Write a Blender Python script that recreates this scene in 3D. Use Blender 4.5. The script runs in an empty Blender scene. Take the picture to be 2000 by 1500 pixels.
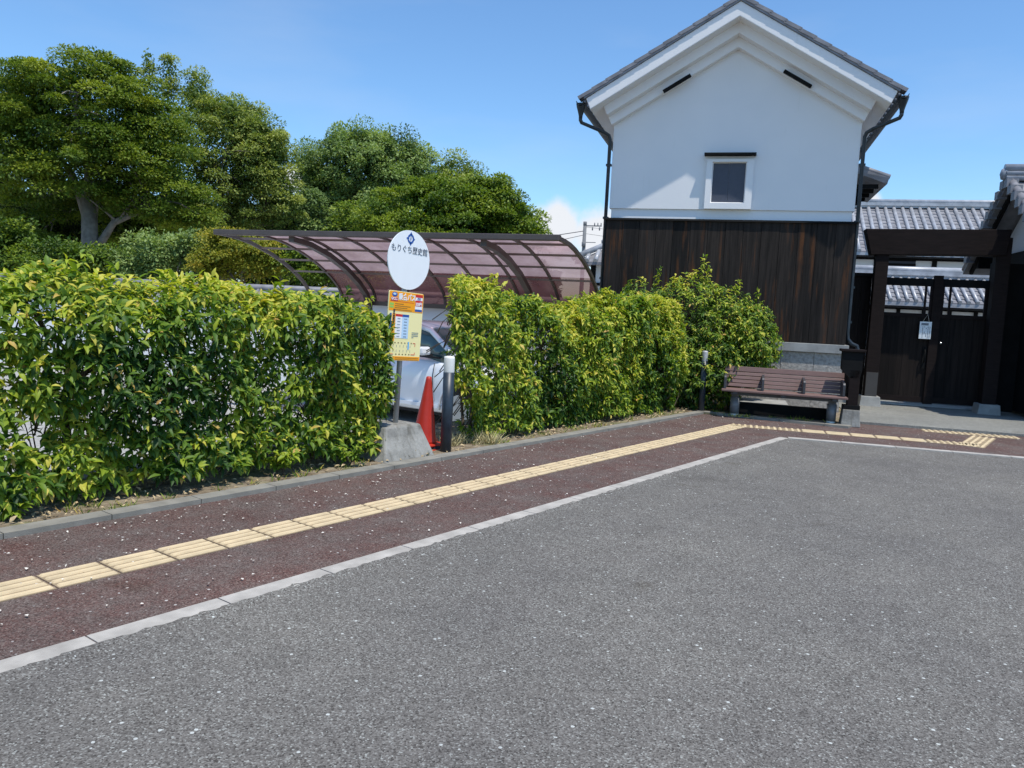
import bpy, math, random
import numpy as np
from mathutils import Matrix, Vector
R = math.radians
random.seed(7)
rng = np.random.default_rng(11)
SC = bpy.context.scene
COL = SC.collection

# ------------------------------------------------------------------ camera
F, PITCH, YAW, ROLL, CH = 1566.1, 0.0914, -0.6428, 0.0489, 1.393
fw = Vector((math.sin(YAW)*math.cos(PITCH), math.cos(YAW)*math.cos(PITCH), -math.sin(PITCH)))
rr = Vector((math.cos(YAW), -math.sin(YAW), 0)); uu = rr.cross(fw)
cx_ = rr*math.cos(ROLL)+uu*math.sin(ROLL); cy_ = -rr*math.sin(ROLL)+uu*math.cos(ROLL)
CAMPOS = Vector((0, 0, CH))
cd = bpy.data.cameras.new('camera'); cam = bpy.data.objects.new('camera', cd); COL.objects.link(cam)
cd.sensor_width = 36; cd.lens = F/2000*36; cd.clip_start = .05; cd.clip_end = 3000
M = Matrix((cx_, cy_, -fw)).transposed().to_4x4(); M.translation = CAMPOS
cam.matrix_world = M
SC.camera = cam
def ray(px, py): return fw+cx_*((px-1000)/F)-cy_*((py-750)/F)
def at(px, py, D): return CAMPOS+ray(px, py)*D        # point of the place seen at a pixel, D metres ahead

# ------------------------------------------------------------------ world, sun, exposure
SUN = Vector((.893, -.279, 2.46)).normalized()
SUN_EL = math.asin(SUN.z); SUN_AZ = math.atan2(SUN.x, SUN.y)
w = bpy.data.worlds.new('World'); SC.world = w; w.use_nodes = True
nt = w.node_tree; bg = nt.nodes['Background']; bg.inputs[1].default_value = .105
sky = nt.nodes.new('ShaderNodeTexSky'); sky.sky_type = 'NISHITA'; sky.sun_disc = False
sky.sun_elevation = SUN_EL; sky.sun_rotation = SUN_AZ; sky.air_density = 1.0; sky.dust_density = .25; sky.ozone_density = 1.8
tc = nt.nodes.new('ShaderNodeTexCoord')
def wn(t, **k):
    n = nt.nodes.new(t)
    for a, b in k.items(): setattr(n, a, b)
    return n
def wmath(op, a, b=None, clamp=False):
    n = wn('ShaderNodeMath', operation=op, use_clamp=clamp)
    for i, v in enumerate((a, b)):
        if v is None: continue
        if isinstance(v, (int, float)): n.inputs[i].default_value = v
        else: nt.links.new(v, n.inputs[i])
    return n.outputs[0]
def blob(px, py, half_deg, soft=1.0):
    d = ray(px, py).normalized()
    n = wn('ShaderNodeVectorMath', operation='DOT_PRODUCT'); nt.links.new(tc.outputs['Generated'], n.inputs[0]); n.inputs[1].default_value = d
    ac = wmath('ARCCOSINE', n.outputs['Value'])
    m = wn('ShaderNodeMapRange', interpolation_type='SMOOTHSTEP'); nt.links.new(ac, m.inputs[0])
    m.inputs[1].default_value = R(half_deg); m.inputs[2].default_value = R(half_deg*(1-soft)); m.inputs[3].default_value = 0; m.inputs[4].default_value = 1
    return m.outputs[0]
nz = wn('ShaderNodeTexNoise'); nz.inputs['Scale'].default_value = 16; nz.inputs['Detail'].default_value = 7; nz.inputs['Roughness'].default_value = .55
nt.links.new(tc.outputs['Generated'], nz.inputs['Vector'])
bl = wmath('MAXIMUM', wmath('MAXIMUM', blob(1080, 450, 4.2), blob(1170, 470, 4.4)), wmath('MAXIMUM', blob(1692, 396, 1.7), blob(575, 352, 1.6)))
cl = wn('ShaderNodeMapRange', interpolation_type='SMOOTHSTEP'); nt.links.new(wmath('ADD', wmath('MULTIPLY', bl, .75), nz.outputs['Fac']), cl.inputs[0])
cl.inputs[1].default_value = .74; cl.inputs[2].default_value = 1.12
wisp = wn('ShaderNodeTexNoise'); wisp.inputs['Scale'].default_value = 3; wisp.inputs['Detail'].default_value = 6
mp = wn('ShaderNodeMapping'); mp.inputs['Scale'].default_value = (1, 1, 4); nt.links.new(tc.outputs['Generated'], mp.inputs[0]); nt.links.new(mp.outputs[0], wisp.inputs['Vector'])
wm = wn('ShaderNodeMapRange'); nt.links.new(wisp.outputs['Fac'], wm.inputs[0]); wm.inputs[1].default_value = .5; wm.inputs[2].default_value = .8; wm.inputs[4].default_value = .16
gmx = wn('ShaderNodeMix', data_type='RGBA', blend_type='MULTIPLY'); gmx.inputs[0].default_value = 1
nt.links.new(sky.outputs[0], gmx.inputs[6]); gmx.inputs[7].default_value = (1.18, 1.56, 1.84, 1)
mx0 = wn('ShaderNodeMix', data_type='RGBA'); nt.links.new(wm.outputs[0], mx0.inputs[0]); nt.links.new(gmx.outputs[2], mx0.inputs[6]); mx0.inputs[7].default_value = (7, 7.6, 8.4, 1)
mx = wn('ShaderNodeMix', data_type='RGBA'); nt.links.new(cl.outputs[0], mx.inputs[0]); nt.links.new(mx0.outputs[2], mx.inputs[6]); mx.inputs[7].default_value = (8.2, 8.5, 9.0, 1)
nt.links.new(mx.outputs[2], bg.inputs[0])
ld = bpy.data.lights.new('sun', 'SUN'); ld.energy = 4.5; ld.angle = R(.53); ld.color = (1, .945, .86)
sun = bpy.data.objects.new('sun', ld); COL.objects.link(sun); sun.location = (20, -10, 40)
sun.rotation_euler = (-SUN).to_track_quat('-Z', 'Y').to_euler()
SC.view_settings.view_transform = 'Standard'; SC.view_settings.look = 'None'; SC.view_settings.gamma = 1
SC.view_settings.exposure = 0.0
SC.render.engine = 'CYCLES'
SC.cycles.max_bounces = 6; SC.cycles.transparent_max_bounces = 8

# ------------------------------------------------------------------ materials
def srgb(r, g, b):
    f = lambda c: (c/255/12.92 if c/255 <= .04045 else ((c/255+.055)/1.055)**2.4)
    return (f(r), f(g), f(b), 1)
class NT:
    def __init__(s, name):
        s.m = bpy.data.materials.new(name); s.m.use_nodes = True; s.t = s.m.node_tree
        s.b = s.t.nodes['Principled BSDF']; s.out = s.t.nodes['Material Output']
    def n(s, t, **k):
        x = s.t.nodes.new(t)
        for a, b in k.items(): setattr(x, a, b)
        return x
    def l(s, a, b): s.t.links.new(a, b)
    def co(s, scale=(1, 1, 1), kind='Object'):
        c = s.n('ShaderNodeTexCoord'); m = s.n('ShaderNodeMapping'); m.inputs['Scale'].default_value = scale
        s.l(c.outputs[kind], m.inputs[0]); return m.outputs[0]
    def noise(s, v, sc, det=4, rough=.55):
        x = s.n('ShaderNodeTexNoise'); x.inputs['Scale'].default_value = sc; x.inputs['Detail'].default_value = det; x.inputs['Roughness'].default_value = rough
        s.l(v, x.inputs['Vector']); return x.outputs['Fac']
    def vor(s, v, sc, feat='F1'):
        x = s.n('ShaderNodeTexVoronoi', feature=feat); x.inputs['Scale'].default_value = sc; s.l(v, x.inputs['Vector']); return x
    def ramp(s, f, stops, interp='LINEAR'):
        x = s.n('ShaderNodeValToRGB'); x.color_ramp.interpolation = interp
        e = x.color_ramp.elements
        while len(e) < len(stops): e.new(.5)
        for i, (p, c) in enumerate(stops):
            e[i].position = p; e[i].color = c if len(c) == 4 else (*c, 1)
        s.l(f, x.inputs[0]); return x.outputs[0]
    def mix(s, f, a, b, bt='MIX'):
        x = s.n('ShaderNodeMix', data_type='RGBA', blend_type=bt)
        if isinstance(f, (int, float)): x.inputs[0].default_value = f
        else: s.l(f, x.inputs[0])
        for i, v in ((6, a), (7, b)):
            if isinstance(v, tuple): x.inputs[i].default_value = v if len(v) == 4 else (*v, 1)
            else: s.l(v, x.inputs[i])
        return x.outputs[2]
    def math(s, op, a, b=None, c=None):
        x = s.n('ShaderNodeMath', operation=op)
        for i, v in enumerate((a, b, c)):
            if v is None: continue
            if isinstance(v, (int, float)): x.inputs[i].default_value = v
            else: s.l(v, x.inputs[i])
        return x.outputs[0]
    def col(s, c):
        if isinstance(c, tuple): s.b.inputs['Base Color'].default_value = c if len(c) == 4 else (*c, 1)
        else: s.l(c, s.b.inputs['Base Color'])
    def bump(s, h, st=.3, dist=.01):
        x = s.n('ShaderNodeBump'); x.inputs['Strength'].default_value = st; x.inputs['Distance'].default_value = dist
        s.l(h, x.inputs['Height']); s.l(x.outputs[0], s.b.inputs['Normal'])
    def set(s, rough=.6, metal=0, spec=.5):
        s.b.inputs['Roughness'].default_value = rough; s.b.inputs['Metallic'].default_value = metal; s.b.inputs['Specular IOR Level'].default_value = spec

def basic(name, c, rough=.6, metal=0, spec=.5, var=.12, sc=6, bump=0, bsc=60, st=(1, 1, 1)):
    a = NT(name); a.set(rough, metal, spec)
    v = a.co(st)
    f = a.noise(v, sc, 5)
    lo = tuple(x*(1-var) for x in c[:3]); hi = tuple(min(1, x*(1+var)) for x in c[:3])
    a.col(a.ramp(f, [(.3, lo), (.7, hi)]))
    if bump: a.bump(a.noise(v, bsc, 4), bump, .01)
    return a.m
MT = {}
def mk_ground(name, cells, whites, seed=0, red=0):
    a = NT(name); a.set(.93, 0, .25)
    v = a.co((1, 1, 1))
    vo = a.vor(v, 165); sep = a.n('ShaderNodeSeparateColor'); a.l(vo.outputs['Color'], sep.inputs[0])
    c = a.ramp(sep.outputs[0], cells)
    vo2 = a.vor(v, 52); sep2 = a.n('ShaderNodeSeparateColor'); a.l(vo2.outputs['Color'], sep2.inputs[0])
    sp = a.math('MULTIPLY', a.math('GREATER_THAN', sep2.outputs[1], whites[0]), a.math('LESS_THAN', vo2.outputs['Distance'], .36))
    c = a.mix(sp, c, whites[1])
    big = a.noise(v, .8, 4); fine = a.noise(v, 5, 4)
    if red:
        wr = a.ramp(a.noise(v, 3.2, 6, .7), [(.34, (0, 0, 0)), (.62, (1, 1, 1))])
        cc = a.ramp(sep.outputs[1], [(0, (.045, .034, .030)), (.6, (.125, .105, .095)), (1, (.25, .22, .20))])
        c2 = a.mix(a.math('MULTIPLY', wr, .75), c, cc)
        c = c2
    c = a.mix(1, c, a.ramp(big, [(.3, (.86, .86, .87)), (.7, (1.1, 1.1, 1.08))]), 'MULTIPLY')
    c = a.mix(1, c, a.ramp(fine, [(.3, (.92, .92, .92)), (.7, (1.07, 1.07, 1.07))]), 'MULTIPLY')
    st_ = a.ramp(a.noise(v, .55, 5, .6), [(.60, (1, 1, 1)), (.72, (.80, .79, .78))])
    c = a.mix(1, c, st_, 'MULTIPLY')
    st2 = a.ramp(a.noise(a.co((1, 1, 1)), 2.3, 2, .4), [(.70, (1, 1, 1)), (.76, (.84, .82, .79))])
    c = a.mix(1, c, st2, 'MULTIPLY')
    a.col(c)
    h = a.math('MULTIPLY', vo.outputs['Distance'], 1); a.bump(h, .55, .006)
    return a.m
MT['asphalt'] = mk_ground('asphalt', [(0, (.060, .054, .048)), (.25, (.125, .116, .105)), (.7, (.172, .161, .146)), (.92, (.23, .222, .203)), (1, (.36, .37, .34))], (.986, (.50, .52, .49)))
MT['red_asphalt'] = mk_ground('red_asphalt', [(0, (.035, .020, .017)), (.4, (.105, .052, .045)), (.8, (.155, .085, .072)), (1, (.24, .19, .165))], (.97, (.62, .60, .57)), red=1)
MT['apron'] = mk_ground('apron_concrete', [(0, (.12, .12, .11)), (.5, (.22, .22, .20)), (1, (.34, .34, .31))], (.985, (.45, .45, .42)))
MT['lot'] = basic('lot_gravel', (.36, .35, .32), .95, var=.25, sc=30, bump=.4, bsc=200)
def mk_soil():
    a = NT('soil'); a.set(.95, 0, .2); v = a.co()
    c = a.ramp(a.noise(v, 9, 6, .7), [(.3, (.10, .07, .045)), (.5, (.24, .19, .13)), (.68, (.38, .32, .23))])
    g = a.ramp(a.noise(v, 3.1, 4), [(.52, (0, 0, 0)), (.62, (1, 1, 1))])
    c = a.mix(a.math('MULTIPLY', g, .5), c, (.13, .17, .05)); a.col(c); a.bump(a.noise(v, 60, 6), .8, .03); return a.m
MT['soil'] = mk_soil()
MT['kerb'] = basic('kerb_concrete', (.40, .375, .335), .9, var=.22, sc=7, bump=.25, bsc=160)
MT['kerb_dark'] = basic('kerb_weathered', (.23, .22, .19), .9, var=.2, sc=7, bump=.25, bsc=160)
MT['tactile_dirt'] = basic('tactile_grooves', (.30, .23, .14), .9, var=.2, sc=9)
MT['tactile'] = basic('tactile_yellow', (.62, .49, .30), .8, var=.14, sc=9, bump=.1, bsc=150)
MT['joint'] = basic('joint_soil', (.16, .11, .08), .95)
def mk_plaster():
    a = NT('white_plaster'); a.set(.85, 0, .3); v = a.co()
    c = a.ramp(a.noise(v, .9, 4), [(.3, (.74, .74, .74)), (.7, (.80, .79, .78))])
    st = a.ramp(a.noise(a.co((5, 5, .5)), 3, 5), [(.62, (1, 1, 1)), (.8, (.93, .93, .91))])
    a.col(a.mix(1, c, st, 'MULTIPLY')); a.bump(a.noise(v, 40, 4), .08, .006); return a.m
MT['plaster'] = mk_plaster()
def mk_boards(name, w, dark, mid, rust, amt):
    a = NT(name); a.set(.85, 0, .15)
    v = a.co(); sx = a.n('ShaderNodeSeparateXYZ'); a.l(v, sx.inputs[0])
    idx = a.math('FLOOR', a.math('DIVIDE', sx.outputs[0], w))
    wn_ = a.n('ShaderNodeTexWhiteNoise', noise_dimensions='1D'); a.l(idx, wn_.inputs['W'])
    cmb = a.n('ShaderNodeCombineXYZ'); a.l(a.math('MULTIPLY', sx.outputs[0], 28), cmb.inputs[0]); a.l(a.math('MULTIPLY', idx, 7.3), cmb.inputs[1]); a.l(a.math('MULTIPLY', sx.outputs[2], 1.2), cmb.inputs[2])
    g = a.noise(cmb.outputs[0], 1.0, 6, .65)
    c = a.ramp(g, [(.3, dark), (.7, mid)])
    c = a.mix(1, c, a.ramp(wn_.outputs['Value'], [(0, (.7, .7, .72)), (1, (1.35, 1.25, 1.2))]), 'MULTIPLY')
    cm2 = a.n('ShaderNodeCombineXYZ'); a.l(a.math('MULTIPLY', sx.outputs[0], 9), cm2.inputs[0]); a.l(a.math('MULTIPLY', idx, 3.1), cm2.inputs[1]); a.l(a.math('MULTIPLY', sx.outputs[2], .9), cm2.inputs[2])
    f = a.ramp(a.noise(cm2.outputs[0], 1.1, 5, .6), [(.55, (0, 0, 0)), (.72, (1, 1, 1))])
    c = a.mix(a.math('MULTIPLY', f, amt), c, rust)
    a.col(c); a.bump(g, .3, .006); return a.m
MT['charred'] = mk_boards('charred_boards', .27, (.010, .009, .008), (.038, .032, .028), (.13, .050, .018), .75)
MT['dark_wood'] = mk_boards('dark_wood', .3, (.008, .0065, .006), (.020, .016, .014), (.03, .022, .02), .4)
MT['beam_wood'] = basic('beam_wood', (.013, .008, .007), .8, spec=.2, var=.35, sc=5, st=(1, 8, 8), bump=.2)
MT['black_wood'] = basic('black_wood', (.008, .008, .008), .8, spec=.15, var=.3)
MT['tile'] = basic('roof_tile', (.36, .37, .39), .35, spec=.8, var=.25, sc=4)
MT['tile_dark'] = basic('roof_tile_weathered', (.20, .20, .215), .55, var=.3, sc=5)
MT['green_metal'] = basic('gutter_metal', (.020, .026, .030), .45, .3, var=.3)
MT['pipe'] = basic('downpipe_metal', (.035, .045, .055), .4, .4, var=.3)
MT['shutter'] = basic('shutter_grey', (.055, .062, .085), .6, var=.1, sc=30)
MT['stone'] = basic('split_stone', (.34, .32, .29), .9, var=.3, sc=22, bump=1, bsc=28)
MT['concrete'] = basic('concrete', (.30, .30, .285), .9, var=.22, sc=5, bump=.3, bsc=90)
def mk_oldconc():
    a = NT('weathered_concrete'); a.set(.92, 0, .25); v = a.co()
    c = a.ramp(a.noise(v, 5, 6, .65), [(.3, (.17, .165, .15)), (.55, (.30, .295, .27)), (.75, (.36, .355, .33))])
    s_ = a.ramp(a.noise(a.co((9, 9, 1.2)), 2.0, 5), [(.5, (1, 1, 1)), (.7, (.62, .60, .56))])
    a.col(a.mix(1, c, s_, 'MULTIPLY')); a.bump(a.noise(v, 45, 6), .5, .01); return a.m
MT['old_concrete'] = mk_oldconc()
MT['brown_metal'] = basic('brown_aluminium', (.10, .078, .070), .45, .35, var=.15)
MT['purlin_metal'] = basic('purlin_aluminium', (.17, .13, .12), .5, .2, var=.1)
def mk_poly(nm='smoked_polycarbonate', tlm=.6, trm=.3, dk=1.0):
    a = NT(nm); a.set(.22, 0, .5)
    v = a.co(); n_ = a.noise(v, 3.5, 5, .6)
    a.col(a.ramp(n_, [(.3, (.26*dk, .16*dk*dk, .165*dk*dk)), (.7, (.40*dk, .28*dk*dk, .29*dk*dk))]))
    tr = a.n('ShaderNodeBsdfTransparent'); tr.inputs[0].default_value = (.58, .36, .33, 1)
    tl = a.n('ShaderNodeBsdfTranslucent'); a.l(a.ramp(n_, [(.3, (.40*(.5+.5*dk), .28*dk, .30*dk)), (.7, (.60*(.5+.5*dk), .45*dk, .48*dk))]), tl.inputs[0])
    m1 = a.n('ShaderNodeMixShader'); m1.inputs[0].default_value = tlm; a.l(a.b.outputs[0], m1.inputs[1]); a.l(tl.outputs[0], m1.inputs[2])
    m2 = a.n('ShaderNodeMixShader'); m2.inputs[0].default_value = trm; a.l(m1.outputs[0], m2.inputs[1]); a.l(tr.outputs[0], m2.inputs[2])
    a.l(m2.outputs[0], a.out.inputs[0]); return a.m
MT['poly'] = mk_poly()
MT['poly_side'] = mk_poly('shaded_polycarbonate', .22, .40, .5)  # roof sheet darkened: weaker light on the sides put into the colour
MT['car_paint'] = basic('silver_white_paint', (.76, .79, .83), .25, .0, .6, var=.01)
MT['car_paint'].node_tree.nodes['Principled BSDF'].inputs['Coat Weight'].default_value = .7
MT['car_glass'] = basic('car_glass', (.05, .10, .10), .05, 0, .9, var=.05)
MT['rubber'] = basic('rubber', (.018, .018, .02), .8)
MT['rim'] = basic('alloy', (.4, .41, .42), .35, .8)
MT['chrome'] = basic('bright_trim', (.6, .6, .62), .2, .9)
MT['cone_red'] = basic('faded_red_plastic', (.43, .024, .010), .5, var=.12, sc=9)
MT['bollard_blue'] = basic('bollard_paint', (.020, .032, .048), .42, .0, .5, var=.25, sc=18)
MT['bollard_white'] = basic('bollard_cap', (.74, .74, .70), .5, var=.04)
MT['steel'] = basic('galvanised_steel', (.40, .40, .40), .5, .15, var=.15, sc=20)
MT['bench_slat'] = basic('bench_slat', (.165, .098, .085), .65, var=.16, sc=10, st=(1, 8, 8))
MT['bench_metal'] = basic('bench_metal', (.06, .06, .065), .45, .3)
MT['bench_leg'] = basic('bench_leg', (.19, .20, .215), .5, .1)
MT['sign_white'] = basic('sign_white', (.88, .90, .90), .35, var=.02)
def flat(name, c, rough=.45):
    a = NT(name); a.set(rough); a.col(c); return a.m
MT['s_blue'] = flat('sign_blue', srgb(38, 84, 160)); MT['s_ink'] = flat('sign_ink', srgb(45, 55, 75)); MT['s_orange'] = flat('sign_orange', srgb(252, 165, 15))
MT['s_red'] = flat('sign_red', srgb(205, 40, 40)); MT['s_white'] = flat('sign_print_white', srgb(238, 240, 240)); MT['s_cream'] = flat('sign_cream', srgb(248, 236, 172))
MT['s_lblue'] = flat('sign_light_blue', srgb(190, 218, 240)); MT['s_green'] = flat('sign_green', srgb(150, 200, 90)); MT['s_text'] = flat('sign_grey_text', srgb(120, 95, 50))
MT['s_sky'] = flat('sign_sky_blue', srgb(100, 180, 235)); MT['s_grey'] = flat('sign_dot_grey', srgb(110, 130, 150)); MT['s_yel'] = flat('sign_yellow', srgb(238, 215, 60))
MT['bark'] = basic('bark', (.16, .135, .11), .9, var=.4, sc=9, bump=.8, bsc=30)
MT['bark_pale'] = basic('pale_bark', (.17, .155, .13), .9, var=.35, sc=6, bump=.8, bsc=30)
MT['twig'] = basic('twig', (.10, .075, .05), .85, var=.3)
MT['paper'] = flat('notice_paper', srgb(225, 230, 232))
MT['pole_grey'] = basic('pole_concrete', (.16, .165, .17), .8)
MT['wire'] = flat('wire', (.04, .04, .045, 1))
MT['petal'] = basic('petal', (.68, .64, .56), .8, var=.2, sc=60)
MT['dead_leaf'] = basic('dead_leaf', (.42, .32, .18), .8, var=.5, sc=40)
MT['grass'] = basic('dry_grass', (.46, .40, .20), .7, var=.4, sc=30)

def mk_leaf(name, stops, transl=.35, rough=.42, spec=.45, tcol=1.0):
    a = NT(name); a.set(rough, 0, spec)
    at_ = a.n('ShaderNodeAttribute', attribute_name='tint')
    c = a.ramp(at_.outputs['Fac'], stops); a.col(c)
    tl = a.n('ShaderNodeBsdfTranslucent'); a.l(a.mix(1, c, (1.35*tcol, 1.45*tcol, .5*tcol, 1), 'MULTIPLY'), tl.inputs[0])
    m = a.n('ShaderNodeMixShader'); m.inputs[0].default_value = transl; a.l(a.b.outputs[0], m.inputs[1]); a.l(tl.outputs[0], m.inputs[2]); a.l(m.outputs[0], a.out.inputs[0])
    return a.m
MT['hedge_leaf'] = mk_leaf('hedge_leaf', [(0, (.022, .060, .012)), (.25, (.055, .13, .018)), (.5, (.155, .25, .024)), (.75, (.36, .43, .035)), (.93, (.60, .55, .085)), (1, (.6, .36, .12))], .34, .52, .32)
MT['leaf_a'] = mk_leaf('maple_green_leaf', [(0, (.035, .08, .011)), (.5, (.12, .18, .018)), (1, (.28, .32, .035))], .3, .6, .25)
MT['leaf_b'] = mk_leaf('olive_leaf', [(0, (.05, .095, .022)), (.5, (.165, .225, .048)), (1, (.38, .41, .11))], .3, .6, .25)
MT['leaf_c'] = mk_leaf('camphor_leaf', [(0, (.06, .10, .04)), (.5, (.16, .24, .075)), (1, (.32, .40, .14))], .3, .6, .25)
MT['leaf_d'] = mk_leaf('glossy_green_leaf', [(0, (.033, .075, .011)), (.5, (.11, .18, .018)), (1, (.27, .33, .035))], .3, .5, .3)
MT['leaf_m'] = mk_leaf('yellow_maple_leaf', [(0, (.08, .12, .015)), (.5, (.25, .26, .03)), (1, (.48, .36, .05))], .3, .6, .25)
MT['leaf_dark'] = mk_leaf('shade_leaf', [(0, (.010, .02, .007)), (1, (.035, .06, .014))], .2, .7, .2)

# ------------------------------------------------------------------ object helpers
def prop(o, label=None, cat=None, group=None, kind=None):
    if label: o['label'] = label
    if cat: o['category'] = cat
    if group: o['group'] = group
    if kind: o['kind'] = kind
    return o
def thing(name, loc, rz=0, label=None, cat=None, group=None, rot=None):
    o = bpy.data.objects.new(name, None); COL.objects.link(o); o.empty_display_size = .2
    o.location = loc; o.rotation_euler = rot or (0, 0, rz)
    return prop(o, label, cat, group)
class MB:
    def __init__(s): s.v = []; s.f = []; s.sm = []
    def add(s, vs, fs, smooth=False):
        b = len(s.v); s.v += [tuple(v) for v in vs]
        for f in fs: s.f.append([b+i for i in f]); s.sm.append(smooth)
        return s
    def box(s, x0, x1, y0, y1, z0, z1):
        return s.add([(x0, y0, z0), (x1, y0, z0), (x1, y1, z0), (x0, y1, z0), (x0, y0, z1), (x1, y0, z1), (x1, y1, z1), (x0, y1, z1)],
                     [(0, 3, 2, 1), (4, 5, 6, 7), (0, 1, 5, 4), (1, 2, 6, 5), (2, 3, 7, 6), (3, 0, 4, 7)])
    def hexa(s, p): # 8 points, bottom 4 ccw then top 4
        return s.add(p, [(0, 3, 2, 1), (4, 5, 6, 7), (0, 1, 5, 4), (1, 2, 6, 5), (2, 3, 7, 6), (3, 0, 4, 7)])
    def prism(s, poly, y0, y1): # polygon in x,z extruded along y (poly counter-clockwise seen from -y)
        n = len(poly); vs = [(x, y0, z) for x, z in poly]+[(x, y1, z) for x, z in poly]
        fs = [tuple(range(n)), tuple(range(2*n-1, n-1, -1))]+[(i, i+n, (i+1) % n+n, (i+1) % n) for i in range(n)]
        return s.add(vs, fs)
    def flatpoly(s, poly, z0, z1): # polygon in x,y extruded in z
        n = len(poly); vs = [(x, y, z0) for x, y in poly]+[(x, y, z1) for x, y in poly]
        fs = [tuple(range(n-1, -1, -1)), tuple(range(n, 2*n))]+[(i, (i+1) % n, (i+1) % n+n, i+n) for i in range(n)]
        return s.add(vs, fs)
    def tube(s, pts, rad, n=10, caps=True):
        pts = [Vector(p) for p in pts]
        rads = rad if isinstance(rad, (list, tuple)) else [rad]*len(pts)
        b = len(s.v); prev = None
        for i, p in enumerate(pts):
            if i == 0: t = pts[1]-p
            elif i == len(pts)-1: t = p-pts[-2]
            else: t = (pts[i+1]-p).normalized()+(p-pts[i-1]).normalized()
            t.normalize()
            if prev is None: a = t.orthogonal().normalized()
            else: a = (prev-t*prev.dot(t)).normalized()
            prev = a; c = t.cross(a)
            for k in range(n):
                an = 2*math.pi*k/n; s.v.append(tuple(p+(a*math.cos(an)+c*math.sin(an))*rads[i]))
        for i in range(len(pts)-1):
            for k in range(n):
                k2 = (k+1) % n; s.f.append([b+i*n+k, b+i*n+k2, b+(i+1)*n+k2, b+(i+1)*n+k]); s.sm.append(True)
        if caps:
            s.f.append([b+k for k in range(n-1, -1, -1)]); s.sm.append(False)
            e = b+(len(pts)-1)*n; s.f.append([e+k for k in range(n)]); s.sm.append(False)
        return s
    def lathe(s, prof, c=(0, 0, 0), n=24): # prof: (r,z)
        b = len(s.v)
        for r, z in prof:
            for k in range(n):
                a = 2*math.pi*k/n; s.v.append((c[0]+r*math.cos(a), c[1]+r*math.sin(a), c[2]+z))
        for i in range(len(prof)-1):
            for k in range(n):
                k2 = (k+1) % n; s.f.append([b+i*n+k, b+i*n+k2, b+(i+1)*n+k2, b+(i+1)*n+k]); s.sm.append(True)
        s.f.append([b+k for k in range(n-1, -1, -1)]); s.sm.append(False)
        e = b+(len(prof)-1)*n; s.f.append([e+k for k in range(n)]); s.sm.append(False)
        return s
    def bar(s, a, b, w, h, up=(0, 0, 1)): # rectangular bar between two points
        a = Vector(a); b = Vector(b); t = (b-a).normalized(); sd = t.cross(Vector(up)).normalized(); u = sd.cross(t)
        P = []
        for p in (a, b):
            P.append([p-sd*w/2-u*h/2, p+sd*w/2-u*h/2, p+sd*w/2+u*h/2, p-sd*w/2+u*h/2])
        return s.add(P[0]+P[1], [(3, 2, 1, 0), (4, 5, 6, 7), (0, 1, 5, 4), (1, 2, 6, 5), (2, 3, 7, 6), (3, 0, 4, 7)])
    def build(s, name, mat, parent=None, bevel=0, mods=True):
        me = bpy.data.meshes.new(name); me.from_pydata(s.v, [], s.f); me.validate()
        me.polygons.foreach_set('use_smooth', s.sm[:len(me.polygons)] if len(me.polygons) == len(s.sm) else [False]*len(me.polygons))
        o = bpy.data.objects.new(name, me); COL.objects.link(o)
        me.materials.append(MT[mat] if isinstance(mat, str) else mat)
        if parent: o.parent = parent
        if bevel:
            m = o.modifiers.new('bevel', 'BEVEL'); m.width = bevel; m.segments = 2; m.limit_method = 'ANGLE'; m.angle_limit = R(40)
        me.update(); return o
def structure(o): return prop(o, kind='structure')

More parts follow.
